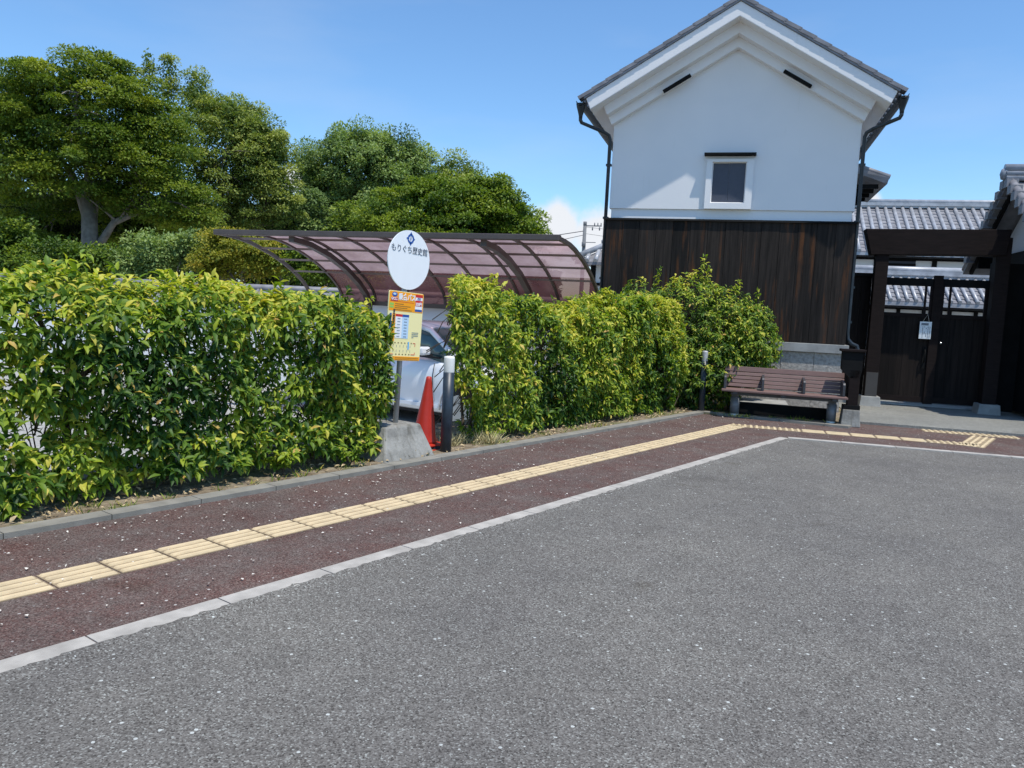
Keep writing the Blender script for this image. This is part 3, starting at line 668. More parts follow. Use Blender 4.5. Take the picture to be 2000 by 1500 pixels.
# window
win = MB(); 
def ring(m, o0, o1, i0, i1, v0, v1, vi):
    (a, b), (c, d) = o0, o1; (e, f), (g, h) = i0, i1
    O = [(a, b), (c, b), (c, d), (a, d)]; I = [(e, f), (g, f), (g, h), (e, h)]
    vs = [(x, v0, z) for x, z in O]+[(x, v0, z) for x, z in I]+[(x, v1, z) for x, z in O]+[(x+(.02 if x < UC else -.02), vi, z+(.02 if z < 3.6 else -.02)) for x, z in I]
    fs = []
    for i in range(4):
        j_ = (i+1) % 4; fs += [(i, j_, j_+4, i+4), (i+4, j_+4, j_+12, i+12), (i, i+8, j_+8, j_)]
    m.add(vs, fs)
ring(win, (1.565, 3.205), (2.305, 4.0), (1.655, 3.30), (2.195, 3.955), -.07, .0, .0)
wf = win.build('window', 'plaster', kura)
m = MB(); m.box(1.66, 1.924, -.012, .0, 3.3, 3.96); m.box(1.928, 2.2, -.018, .0, 3.3, 3.96); m.build('shutter', 'shutter', wf)
m = MB(); m.prism([(1.52, 4.055), (2.33, 4.055), (2.33, 4.085), (1.52, 4.085)], -.16, 0); m.build('window_hood', 'black_wood', kura)
# foundation
m = MB(); m.box(-.05, 2.93, -.10, .5, .96, 1.10); m.box(2.936, W+.08, -.10, .5, .96, 1.10); m.box(W-.4, W+.08, .504, DEP, .96, 1.1); m.build('foundation_ledge', 'concrete', kura, bevel=.006)
m = MB()
for r_ in range(3):
    z0, z1 = -.02+r_*.327, -.02+(r_+1)*.327-.006
    k = 0; u_ = -.05-(.25 if r_ % 2 else 0)
    while u_ < W+.02:
        a, b = max(u_, -.05), min(u_+.5, W+.02); 
        if b-a > .02: m.box(a, b-.006, -.045-random.uniform(0, .01), .3, z0, z1)
        u_ += .5
m.box(W-.3, W+.02, .31, DEP, 0, .955)
m.build('foundation_blocks', 'stone', kura)
# small side awning seen past the right corner
m = MB()
m.hexa([(W, 1.2, 4.05), (W+.62, 1.2, 3.82), (W+.62, 3.4, 3.82), (W, 3.4, 4.05), (W, 1.2, 4.15), (W+.64, 1.18, 3.92), (W+.64, 3.4, 3.92), (W, 3.4, 4.15)])
for q in range(9): m.tube([(W, 1.25+q*.26, 4.17), (W+.66, 1.25+q*.26, 3.94)], .045, 8)
aw = m.build('side_awning', 'tile_dark', kura)
m = MB()
for q in range(5): m.box(W, W+.5, 1.3+q*.5, 1.36+q*.5, 3.76, 3.83)
m.build('rafter', 'black_wood', aw)

# ================================================================== GATE
gate = thing('gate', KP(4.4, 1.5), KA, 'dark wooden gate with heavy lintel beam and double plank doors right of the storehouse', 'gate')
def G(u, v): return (u-4.4, v-1.5)
def gbox(m, u0, u1, v0, v1, z0, z1): return m.box(u0-4.4, u1-4.4, v0-1.5, v1-1.5, z0, z1)
for u0, u1, zz in ((4.46, 4.67, 3.0), (6.32, 6.54, 3.0)):
    m = MB(); gbox(m, u0, u1, 1.5, 1.72, .16, zz); p_ = m.build('post', 'beam_wood', gate, bevel=.008)
    m = MB(); m.hexa([(a-4.4, b-1.5, c) for a, b, c in ((u0-.07, 1.42, .02), (u1+.07, 1.42, .02), (u1+.07, 1.8, .02), (u0-.07, 1.8, .02), (u0-.05, 1.44, .2), (u1+.05, 1.44, .2), (u1+.05, 1.78, .2), (u0-.05, 1.78, .2))])
    m.build('base_stone', 'concrete', p_, bevel=.01)
m = MB(); gbox(m, 4.47, 4.66, 1.465, 1.5, .2, .62); m.build('post_shoe', basic('post_shoe_wood', (.055, .052, .05), .8), gate)
m = MB(); m.hexa([(a-4.4, b-1.5, c) for a, b, c in ((4.37, 1.47, 2.66), (6.46, 1.47, 2.70), (6.46, 1.76, 2.70), (4.37, 1.76, 2.66), (4.25, 1.46, 3.10), (6.5, 1.46, 3.13), (6.5, 1.77, 3.13), (4.25, 1.77, 3.10))]); m.build('lintel_beam', 'beam_wood', gate, bevel=.01)
m = MB(); gbox(m, 4.67, 6.36, 1.88, 1.96, 2.17, 2.30); m.build('top_rail', 'black_wood', gate)
for nm, u0, u1 in (('door', 4.68, 5.5), ('door', 5.62, 6.36)):
    m = MB(); n_ = 4; bw_ = (u1-u0)/n_
    for i in range(n_): gbox(m, u0+i*bw_+.002, u0+(i+1)*bw_-.002, 1.885+.003*(i % 2), 1.92, .16, 1.62)
    d_ = m.build(nm, 'dark_wood', gate)
    ub = u0+(.68 if u0 < 5 else .13)
    for nm2, q in (('door_rail', (u0, u1, 1.87, 1.93, 1.62, 1.69)), ('door_rail', (u0, u1, 1.87, 1.93, .12, .22)), ('door_stile', (u0, u0+.05, 1.87, 1.93, 1.69, 2.17)), ('door_stile', (u1-.05, u1, 1.87, 1.93, 1.69, 2.17)), ('lattice_bar', (ub, ub+.035, 1.88, 1.91, 1.69, 2.17))):
        m = MB(); gbox(m, *q); m.build(nm2, 'beam_wood', d_)
m = MB(); gbox(m, 6.36, 6.9, 1.87, 1.95, .06, 2.6); m.build('side_panel', 'black_wood', gate)
m = MB(); gbox(m, 5.49, 5.63, 1.84, 1.95, .1, 2.36); m.build('centre_stile', 'beam_wood', gate)
m = MB(); m.lathe([(.012, -.03), (.022, -.02), (.026, 0), (.022, .02), (.008, .03)], (0, 0, 0), 12)
kb = m.build('door_knob', 'chrome', gate); kb.location = (5.68-4.4, 1.85-1.5, 1.19); kb.rotation_euler = (R(90), 0, 0)
m = MB(); m.tube([(5.44-4.4, 1.86-1.5, 1.06), (5.44-4.4, 1.82-1.5, 1.03), (5.44-4.4, 1.82-1.5, .87), (5.44-4.4, 1.86-1.5, .84)], .012, 8); gbox(m, 5.41, 5.47, 1.865, 1.885, .72, 1.1); m.build('door_handle', 'black_wood', gate)
# notice
nz_ = thing('notice_board', KP(5.405, 1.80, 1.25), KA, 'white paper notice hung by a string on the left leaf of the gate', 'notice')
m = MB(); m.box(-.095, .095, -.006, .004, 0, .30); m.build('board', 'paper', nz_)
m = MB(); m.tube([(-.05, 0, .3), (0.02, 0, .43), (.05, 0, .3)], .003, 5); m.build('string', 'petal', nz_)
m = MB()
for i in range(9): m.box(-.07+.013*i, -.07+.013*i+.009, -.009, -.007, .235, .275)
for c_ in range(5):
    zz = .215
    while zz > .03:
        l_ = random.uniform(.01, .018)
        if c_ in (0, 1, 4) or random.random() < .6: m.box(.065-.028*c_, .065-.028*c_+.009, -.009, -.007, zz-l_, zz)
        zz -= .023
m.build('writing', 's_ink', nz_)
# drain grate under the gate
m = MB()
for i in range(46): m.box(i*.04, i*.04+.012, 0, .5, .0, .012)
for i in range(6): m.box(0, 1.84, i*.098, i*.098+.012, .001, .014)
dg = m.build('drain_grate', basic('grate_metal', (.6, .62, .64), .5, .2)); dg.location = KP(4.75, 2.05, .035); dg.rotation_euler = (0, 0, KA)
prop(dg, 'pale metal drain grate on the ground behind the gate doors', 'drain grate')
# dark fence between storehouse and gate
fe = thing('fence', KP(4.0, 1.8), KA, 'narrow black board fence between storehouse corner and gate post', 'fence')
m = MB()
for i in range(3): m.box(-.02+i*.165, -.02+(i+1)*.165-.003, 0, .04, .08, 2.30)
m.build('boards', 'dark_wood', fe)
m = MB(); m.box(-.05, .5, -.06, .12, 2.30, 2.36); m.build('cap_board', 'black_wood', fe, bevel=.006)
m = MB(); m.box(-.05, .5, -.05, .09, 0.0, .09); m.build('plinth', 'concrete', fe)
# dark notice post beside the bench
bp = thing('signpost', KP(3.85, -1.62), KA, 'black wooden post with box head on a square stone right of the bench', 'post')
m = MB(); m.hexa([(-.13, -.11, .0), (.13, -.11, .0), (.13, .15, .0), (-.13, .15, .0), (-.11, -.09, .24), (.11, -.09, .24), (.11, .13, .24), (-.11, .13, .24)]); m.build('base_stone', 'old_concrete', bp, bevel=.01)
m = MB(); m.box(-.06, .08, -.05, .09, .24, .80); m.build('post', 'beam_wood', bp, bevel=.006)
m = MB(); m.box(-.11, .11, -.08, .12, .24, .30); m.build('foot', 'black_wood', bp)
m = MB(); m.prism([(-.17, .80), (-.06, .68), (.08, .68), (.10, .80), (.10, 1.05), (-.17, 1.05)], -.05, .11); hd = m.build('box_head', 'black_wood', bp)
m = MB(); m.box(-.20, .13, -.08, .14, 1.05, 1.085); m.build('cap', 'beam_wood', hd, bevel=.005)
# low wall behind the bench
lw = thing('low_wall', KP(2.2, -1.34), KA, 'low dark planter wall in the shade under the bench', 'wall')
m = MB(); m.box(0, 1.5, -.0, .12, .0, .19); m.build('wall_body', 'black_wood', lw, bevel=.008)
m = MB(); m.box(.02, .85, .122, .9, .0, .19); m.build('top_slab', 'concrete', lw, bevel=.01)

# gate house to the right
gh = thing('gatehouse', KP(6.5, 2.0), KA, 'tile roofed gatehouse gable at the right edge above the gate', 'building')
RZ = 4.02; GS = .60; v_e = -1.9
m = MB()
def slope_slab(m, x0, x1, y0, z0, y1, z1, t):
    m.hexa([(x0, y0, z0-t), (x1, y0, z0-t), (x1, y1, z1-t), (x0, y1, z1-t), (x0, y0, z0), (x1, y0, z0), (x1, y1, z1), (x0, y1, z1)])
slope_slab(m, 0, 7, -1.95, RZ-1.95*GS, 0, RZ, .09); m.hexa([(0, 0, RZ-.09), (7, 0, RZ-.09), (7, 2.3, RZ-2.3*GS-.09), (0, 2.3, RZ-2.3*GS-.09), (0, 0, RZ), (7, 0, RZ), (7, 2.3, RZ-2.3*GS), (0, 2.3, RZ-2.3*GS)])
rf = m.build('roof', 'tile_dark', gh)
m = MB()
for q in range(25):
    x = .04+q*.28
    m.tube([(x, -1.98, RZ-1.98*GS+.03), (x, 0, RZ+.03)], .05 if q else .065, 8); m.tube([(x, 0, RZ+.03), (x, 2.33, RZ-2.33*GS+.03)], .05 if q else .065, 8)
for q in range(9):
    d0 = q*.235; m.box(-.06, .12, d0+.02, d0+.2, RZ-(d0+.2)*GS-.02, RZ-(d0+.2)*GS+.12)
    if d0 < 1.8: m.box(-.06, .12, -d0-.2, -d0-.02, RZ-(d0+.2)*GS-.02, RZ-(d0+.2)*GS+.12)
m.build('verge_tiles', 'tile_dark', rf)
m = MB(); m.box(-.02, 7, -.1, .1, RZ, RZ+.08); m.tube([(-.06, 0, RZ+.2), (7, 0, RZ+.2)], .075, 12); m.tube([(-.05, -.08, RZ+.1), (7, -.08, RZ+.1)], .045, 10); m.tube([(-.05, -.1, RZ+.02), (7, -.1, RZ+.02)], .045, 10); m.lathe([(.02, -.10), (.06, -.08), (.08, .0), (.06, .08), (.02, .11)], (-.05, 0, RZ+.10), 12)
m.build('ridge_tiles', basic('ridge_tile', (.30, .315, .34), .3, spec=.8, var=.2), rf)
m = MB()
for (yy, zz) in ((-1.5, RZ-1.5*GS-.2), (0, RZ-.22), (1.8, RZ-1.8*GS-.2)): m.box(.12, 7, yy-.08, yy+.08, zz-.1, zz+.1)
for q in range(14): 
    x = .12+q*.45; m.bar((x, -1.85, RZ-1.85*GS-.13), (x, 0, RZ-.13), .06, .07); m.bar((x, 0, RZ-.13), (x, 2.2, RZ-2.2*GS-.13), .06, .07)
m.build('rafters', 'black_wood', gh)
m = MB(); m.prism([(0, 0), (1, 0), (1, 1), (0, 1)], 0, .01) if False else None
m.add([(.45, -1.2, .1), (.45, 1.6, .1), (.45, 1.6, RZ-1.6*GS-.15), (.45, 0, RZ-.15), (.45, -1.2, RZ-1.2*GS-.15), (6.8, -1.2, .1), (6.8, 1.6, .1), (6.8, 1.6, RZ-1.6*GS-.15), (6.8, 0, RZ-.15), (6.8, -1.2, RZ-1.2*GS-.15)],
      [(0, 1, 2, 3, 4)[::-1], (5, 6, 7, 8, 9), (0, 4, 9, 5), (1, 6, 7, 2), (0, 5, 6, 1)])
m.build('plaster_wall', 'plaster', gh)
m = MB()
for yy in (-1.22, -.08, 1.5): m.box(.40, .46, yy, yy+.16, .1, RZ-abs(yy+.08)*GS-.2)
m.box(.40, .46, -1.2, 1.6, 2.55, 2.85); m.box(.40, .46, -1.2, 1.6, .1, 2.1); m.box(.46, 6.8, -1.24, -1.2, .1, 2.1); m.box(.46, 6.8, -1.25, -1.2, 2.45, 2.7)
m.build('timber_framing', 'black_wood', gh)

# ================================================================== BACKGROUND HOUSES
def tiled_house(name, o, rz, label, L_, ridge_z, eave_z, run, wall_in, wall_bot, spacing, depth_back, mat='tile', timber=(), windows=(), wall='plaster', sub=True, rake=0):
    h_ = thing(name, o, rz, label, 'building')
    sl = (ridge_z-eave_z)/run
    m = MB(); slope_slab(m, 0, L_, -run, eave_z, 0, ridge_z, .1)
    m.hexa([(0, 0, ridge_z-.1), (L_, 0, ridge_z-.1), (L_, depth_back, ridge_z-depth_back*sl-.1), (0, depth_back, ridge_z-depth_back*sl-.1), (0, 0, ridge_z), (L_, 0, ridge_z), (L_, depth_back, ridge_z-depth_back*sl), (0, depth_back, ridge_z-depth_back*sl)])
    rf = m.build('roof', mat, h_)
    m = MB(); n_ = int(L_/spacing)
    for q in range(n_+1):
        x = q*spacing+.05; m.tube([(x, -run-.02, eave_z+.05), (x, 0, ridge_z+.05)], spacing*.23, 8)
    m.build('roll_tiles', mat, rf); m = MB()
    # overlapping pan courses
    nc = int(run/.25)
    for q in range(nc):
        y0 = -run+q*run/nc; m.hexa([(0, y0, eave_z+(y0+run)*sl), (L_, y0, eave_z+(y0+run)*sl), (L_, y0+.2, eave_z+(y0+.2+run)*sl), (0, y0+.2, eave_z+(y0+.2+run)*sl), (0, y0, eave_z+(y0+run)*sl+.035), (L_, y0, eave_z+(y0+run)*sl+.035), (L_, y0+.2, eave_z+(y0+.2+run)*sl+.01), (0, y0+.2, eave_z+(y0+.2+run)*sl+.01)])
    m.build('pan_tiles', 'tile_dark', rf)
    m = MB(); m.box(-.03, L_+.03, -.13, .13, ridge_z, ridge_z+.2); m.tube([(-.05, 0, ridge_z+.24), (L_+.05, 0, ridge_z+.24)], .1, 10); m.box(-.04, L_+.04, -.17, .17, ridge_z+.07, ridge_z+.1)
    m.build('ridge_tiles', mat, rf)
    yw = -run+wall_in
    m = MB(); m.box(.4, L_-.4, yw, depth_back-.4, wall_bot, eave_z+wall_in*sl-.12); m.build('wall', wall, h_)
    m = MB(); m.box(0, L_, -run-.02, -run+.06, eave_z-.16, eave_z-.1); m.box(.4, L_-.4, yw-.03, yw, eave_z-.2, eave_z+.05)
    for (x, w_) in timber: m.box(x, x+w_, yw-.04, yw, wall_bot, eave_z)
    m.box(.4, L_-.4, yw-.05, yw, wall_bot, wall_bot+.14)
    m.build('timber', 'black_wood', h_)
    for (x0, x1, z0, z1) in windows:
        m = MB(); m.box(x0, x1, yw-.02, yw-.001, z0, z1); f_ = m.build('window', 'shutter', h_)
        m = MB()
        for q in range(3): 
            zz = z0+(z1-z0)*(q+.5)/3; m.box(x0, x1, yw-.07, yw-.021, zz-.05, zz+.02)
        m.build('louvre', 'black_wood', f_)
    return h_
tiled_house('long_hall', KP(4.6, 20.2), KA, 'long hall with bright grey tiled roof and white upper wall beyond the gate', 14, 6.0, 4.02, 3.3, .6, 3.25-2.5, .30, 3.3,
            timber=[(2.15+1.87*q, .16) for q in range(6)], windows=[(2.6, 3.5, 3.45, 3.92), (5.1, 5.8, 3.45, 3.92)])
tiled_house('low_house', KP(4.3, 12.5), KA, 'low tiled outbuilding roof seen through the gate lattice', 5.2, 2.92, 2.16, 1.5, .35, .1, .22, 1.5, timber=[(1.6+.66*q, .1) for q in range(5)])
fh = thing('far_house', KP(-3.35, 15.2), KA, 'small tiled house with descending ridge between the carport and the storehouse', 'building')
m = MB(); m.add([(0, -1.3, 3.2), (4, -1.3, 3.2), (4, 0.6, 4.6), (2.5, .6, 4.6), (0, -1.3, 3.1), (4, -1.3, 3.1), (4, .6, 4.5), (2.5, .6, 4.5)], [(0, 1, 2, 3), (7, 6, 5, 4), (0, 4, 5, 1), (0, 3, 7, 4), (1, 5, 6, 2), (3, 2, 6, 7)])
m.add([(0, -1.3, 3.2), (2.5, .6, 4.6), (2.5, 2.5, 3.2), (0, 4, 3.2)], [(0, 1, 2, 3)]); rf = m.build('roof', 'tile_dark', fh)
m = MB()
for q in range(13):
    x = .1+q*.31; t = min(1, x/2.5); m.tube([(x, -1.33, 3.23), (x, -1.3+1.9*t, 3.23+1.4*t)], .085, 8)
m.build('roof_tiles', 'tile', rf)
m = MB(); m.tube([(-.08, -1.36, 3.3), (2.5, .6, 4.72)], .10, 10); m.tube([(2.5, .6, 4.72), (4, .6, 4.72)], .1, 10)
for t in (.35, .6): m.lathe([(.03, -.12), (.10, -.05), (.11, .05), (.03, .14)], (2.5*t, -1.3+1.9*t, 3.45+1.4*t), 10)
m.build('hip_ridge', 'tile', rf)
m = MB(); m.box(.5, 4, -.9, 2.5, -.2, 3.12); m.build('wall', 'plaster', fh)
m = MB(); m.box(.5, .68, -.95, -.9, -.2, 3.1); m.box(.5, 4, -.96, -.9, 2.4, 2.5); m.build('timber', 'black_wood', fh)

# ================================================================== CARPORT
ca = R(17.4); CT = Vector((-5.6, 8.3, 0)); CL = 5.14
cx = Vector((math.cos(ca), math.sin(ca), 0)); org = CT-cx*CL
cp = thing('carport', org, ca, 'brown curved carport with smoked roof panels behind the hedges', 'carport')
prof = [(0, 2.30), (.25, 2.29), (.5, 2.27), (.75, 2.23), (1.0, 2.17), (1.2, 2.12), (1.4, 2.055), (1.6, 1.985), (1.8, 1.90), (2.0, 1.80), (2.15, 1.71), (2.27, 1.62), (2.34, 1.54), (2.36, 1.42)]
def drop(x): return (1-x/CL)*.0
m = MB(); m.box(-.02, CL+.02, -.07, .03, 2.27, 2.345); m.build('front_beam', 'brown_metal', cp, bevel=.01)
for i in range(9):
    x = i*CL/8; m = MB(); pr = prof
    for a, b in zip(pr[:-1], pr[1:]): m.bar((x, a[0], a[1]), (x, b[0], b[1]), .034 if i not in (0, 8) else .05, .04, up=(1, 0, 0.0001))
    m.build('rib', 'brown_metal', cp)
for k_ in (2, 4, 6, 8):
    pass
rows = [(.5, 2.27), (1.0, 2.17), (1.45, 2.03), (1.85, 1.87)]
for (yy, zz) in rows:
    m = MB(); m.bar((0, yy, zz), (CL, yy, zz), .05, .028); m.build('purlin', 'purlin_metal', cp)
m = MB(); m.bar((CL/8, 2.365, 1.40), (CL, 2.365, 1.40), .05, .07); m.build('bottom_rail', 'brown_metal', cp)
for i in range(1, 8):
    x0, x1 = i*CL/8+.02, (i+1)*CL/8-.02; m = MB(); vs = []; fs = []
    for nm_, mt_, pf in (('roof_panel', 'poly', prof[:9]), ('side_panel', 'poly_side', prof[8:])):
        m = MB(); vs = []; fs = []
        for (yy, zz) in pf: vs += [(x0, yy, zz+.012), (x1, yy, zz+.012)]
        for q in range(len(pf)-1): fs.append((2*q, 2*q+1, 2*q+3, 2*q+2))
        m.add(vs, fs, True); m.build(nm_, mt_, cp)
for xa in (1.22, 4.12):
    m = MB(); pa = [(.05, 2.235), (.5, 2.20), (1.0, 2.09), (1.5, 1.92), (1.9, 1.72), (2.15, 1.55), (2.27, 1.38), (2.31, 1.1), (2.31, -.25)]
    for q, (a, b) in enumerate(zip(pa[:-1], pa[1:])): m.bar((xa, a[0], a[1]), (xa, b[0], b[1]), .07, .10, up=(1, 0, .0001)) if False else m.bar((xa, a[0], a[1]), (xa, b[0], b[1]), .085, .075)
    m.build('arm', 'brown_metal', cp)

# plaster wall with tile coping behind the carport
wp = at(688, 560, 15.0); WL = 22
wl = thing('boundary_wall', Vector((wp.x, wp.y, -.35))-U*17, KA, 'long pale plaster wall with grey tile coping behind the carport', 'wall')
m = MB(); m.box(0, WL, 0, .2, 0, 1.74); m.build('wall_body', 'plaster', wl)
m = MB(); m.hexa([(0, -.14, 1.74), (WL, -.14, 1.74), (WL, .34, 1.74), (0, .34, 1.74), (0, .04, 1.90), (WL, .04, 1.90), (WL, .16, 1.90), (0, .16, 1.90)])
for q in range(70): m.tube([(.1+q*.31, -.15, 1.77), (.1+q*.31, .08, 1.91)], .04, 6)
m.tube([(0, .1, 1.94), (WL, .1, 1.94)], .07, 8); m.build('tile_coping', 'tile_dark', wl)

# ================================================================== CAR
car = thing('car', (-5.98, 8.86, -.25), 0, 'silver white sedan parked nose towards the gap in the hedges', 'car')
st = [(-.02, .38, .62, .60), (-.12, .22, .72, .72), (-.45, .18, .82, .82), (-.9, .18, .90, .85), (-1.25, .18, .95, .86), (-1.9, .18, .95, .86), (-2.6, .18, .96, .86), (-3.3, .18, .98, .86), (-3.8, .2, .98, .84), (-4.2, .28, .94, .78), (-4.35, .40, .80, .70)]
def section(x, zb, zt, hw):
    hh = zt-zb
    return [(x, hw*.90, zb), (x, hw*.97, zb+.08*hh), (x, hw*.955, zb+.2*hh), (x, hw, zb+.45*hh), (x, hw*.995, zb+.7*hh), (x, hw*.955, zb+.9*hh), (x, hw*.86, zt), (x, hw*.5, zt+.03), (x, 0, zt+.04)]
def loft(m, secs):
    full = [s_+[(x, -y_, z_) for x, y_, z_ in reversed(s_[:-1])] for s_ in secs]; n = len(full[0]); b = len(m.v)
    for s_ in full: m.v += s_
    for i in range(len(full)-1):
        for k in range(n):
            k2 = (k+1) % n; m.f.append([b+i*n+k, b+(i+1)*n+k, b+(i+1)*n+k2, b+i*n+k2]); m.sm.append(True)
    m.f.append([b+k for k in range(n)]); m.sm.append(False); e = b+(len(full)-1)*n; m.f.append([e+k for k in range(n-1, -1, -1)]); m.sm.append(False)
m = MB(); loft(m, [section(*s_) for s_ in st]); body = m.build('body', 'car_paint', car)
sd_ = body.modifiers.new('sub', 'SUBSURF'); sd_.levels = 2; sd_.render_levels = 2
# greenhouse: glass shell and painted pillars/roof
gl = [(-.95, .93, .945, .74), (-1.30, .93, 1.16, .72), (-1.62, .93, 1.34, .67), (-1.9, .93, 1.40, .64), (-2.7, .93, 1.41, .63), (-3.2, .93, 1.34, .64), (-3.75, .93, 1.10, .68), (-4.0, .93, .96, .70)]
m = MB()
secs = []
for x, zb, zt, hw in gl:
    t = zt-zb; secs.append([(x, hw+.06, zb-.03), (x, hw+.06-.12*t/.45, zb+t*.92), (x, (hw+.06-.12*t/.45)*.9, zt), (x, 0, zt+.015)])
loft(m, secs); m.build('glasshouse', 'car_glass', car)
m = MB()
secs = []
for x, zb, zt, hw in gl[2:6]:
    t = zt-zb; hw2 = hw+.06-.12*t/.45
    secs.append([(x, hw2+.015, zt-.045), (x, hw2+.01, zt-.01), (x, hw2*.88, zt+.02), (x, 0, zt+.03)])
loft(m, secs); m.build('roof', 'car_paint', car)
for s_ in (-1, 1):
    def sp_(i, f): # point on side glass at station i, height fraction
        x, zb, zt, hw = gl[i]; t = zt-zb; return Vector((x, s_*(hw+.072-.12*t/.45*f), zb-.03+(t*.92+.03)*f))
    m = MB()
    m.tube([Vector((-.93, s_*.80, .92)), sp_(1, 1), sp_(2, 1), sp_(3, 1)], .038, 8); m.tube([sp_(3, 1), sp_(4, 1), sp_(5, 1)], .03, 8); m.tube([sp_(5, 1), sp_(6, 1), sp_(7, 1)], .05, 8)
    m.bar(sp_(3, 0)+Vector((-.35, 0, 0)), sp_(3, 1)+Vector((-.35, 0, 0)), .02, .06, up=(1, 0, 0)); m.build('pillars', 'car_paint', car)
    m = MB(); m.bar((-1.3, s_*.79, .955), (-3.7, s_*.79, .975), .03, .025); m.build('window_trim', 'rubber', car)
    m = MB(); m.hexa([(-.035, -.10, -.055), (.05, -.08, -.05), (.05, .08, -.05), (-.035, .10, -.055), (-.04, -.11, .06), (.03, -.09, .065), (.03, .09, .065), (-.04, .11, .06)])
    mr = m.build('wing_mirror', 'car_paint', car, bevel=.03); mr.location = (-1.42, s_*.97, 1.04)
    m = MB(); m.bar((0, -s_*.14, -.05), (0, 0, -.05), .05, .03); m.build('mirror_arm', 'rubber', mr)
    for xx in (-1.35, -2.35, -3.35):
        m = MB(); hh = [(xx, s_*.835, .27), (xx, s_*.866, .52), (xx, s_*.868, .72), (xx, s_*.84, .88)]; m.tube(hh, .006, 5); m.build('door_seam', 'rubber', car)
    m = MB(); m.bar((-1.0, s_*.845, .30), (-3.6, s_*.845, .30), .03, .05); m.build('side_sill', 'car_paint', car)
    for xx in (-2.15, -3.15): m = MB(); m.bar((xx-.16, s_*.875, .80), (xx, s_*.875, .80), .025, .03); m.build('door_handle', 'car_paint', car)
    for xx in (-.85, -3.45):
        m = MB(); m.tube([(xx, s_*.66, .30), (xx, s_*.868, .30)], .31, 28); tw = m.build('wheel', 'rubber', car)
        m = MB(); m.tube([(xx, s_*.80, .30), (xx, s_*.878, .30)], .20, 24)
        m.build('rim', 'rim', tw)
        m = MB()
        a0 = [(xx+.36*math.cos(t), s_*.872, .30+.36*math.sin(t)) for t in np.linspace(-.1, math.pi+.1, 14)]; m.tube(a0, .02, 6); m.build('wheel_arch', 'car_paint', car)
    m = MB(); m.lathe([(.02, -.1), (.07, -.07), (.08, 0), (.06, .09), (.02, .12)], (0, 0, 0), 10); hl = m.build('headlight', 'chrome', car); hl.location = (-.14, s_*.60, .66); hl.rotation_euler = (R(90), 0, 0)
m = MB(); m.box(-.03, .0, -.4, .4, .32, .48); m.build('grille', 'rubber', car)
m = MB(); m.box(-4.2, -.2, -.7, .7, .16, .24); m.build('underbody', 'rubber', car)

# ================================================================== BUS STOP SIGN
SY = 5.23
sg = thing('bus_stop_sign', (-5.25, SY, 0), 0, 'bus stop sign with round white plate and orange timetable on a concrete block', 'bus stop sign', rot=(0, 0, R(90)))
# local x -> world +Y, local y -> world -X
m = MB()
b0 = [(-.39, -.30, 0), (.26, -.30, 0), (.27, .30, 0), (-.37, .30, 0)]; b1 = [(-.30, -.20, .22), (.20, -.20, .22), (.20, .21, .22), (-.30, .21, .22)]; b2 = [(-.27, -.17, .31), (.17, -.17, .31), (.17, .18, .31), (-.27, .18, .31)]
m.add(b0+b1+b2, [(3, 2, 1, 0), (8, 9, 10, 11)]+[(i, (i+1) % 4, (i+1) % 4+4, i+4) for i in range(4)]+[(i+4, (i+1) % 4+4, (i+1) % 4+8, i+8) for i in range(4)])
m.build('concrete_base', 'old_concrete', sg, bevel=.018)
TL = .045
def tilt(o): o.rotation_euler = (0, TL, 0); return o
m = MB(); m.tube([(0, 0, .29), (0, 0, 1.98)], .0245, 16); tilt(m.build('pole', 'steel', sg))
m = MB()
def disc(m, r, y0, y1, cz, sx=1):
    n = 56; P0 = [(r*sx*math.cos(2*math.pi*k/n), y0, cz+r*math.sin(2*math.pi*k/n)) for k in range(n)]; P1 = [(x, y1, z) for x, _, z in P0]
    m.add(P0+P1, [tuple(range(n)), tuple(range(2*n-1, n-1, -1))]+[(k, k+n, (k+1) % n+n, (k+1) % n) for k in range(n)])
disc(m, .268, -.036, -.026, 1.805); dsc = tilt(m.build('round_plate', 'sign_white', sg))
m = MB()
def rrect(m, x0, x1, z0, z1, r, y0, y1):
    pts = []
    for cx0, cz0, a0 in ((x1-r, z0+r, -90), (x1-r, z1-r, 0), (x0+r, z1-r, 90), (x0+r, z0+r, 180)):
        for k in range(6): a = R(a0+18*k); pts.append((cx0+r*math.cos(a), cz0+r*math.sin(a)))
    m.prism(pts, y0, y1)
BX0, BX1, BZ0, BZ1 = -.222, .222, .885, 1.515
rrect(m, BX0, BX1, BZ0, BZ1, .02, -.036, -.026); brd = tilt(m.build('timetable_plate', 's_cream', sg))
for zz in (1.25, 1.0, 1.7, 1.9): m = MB(); m.box(-.035, .035, -.028, .03, zz, zz+.03); tilt(m.build('bracket', 'steel', sg))
def layer(par, name, mat, rects, y=-.0375):
    m = MB()
    for (a, b, c, d) in rects: m.box(a, b, y, -.0362, c, d)
    o = m.build(name, mat, par); return o
JF = None
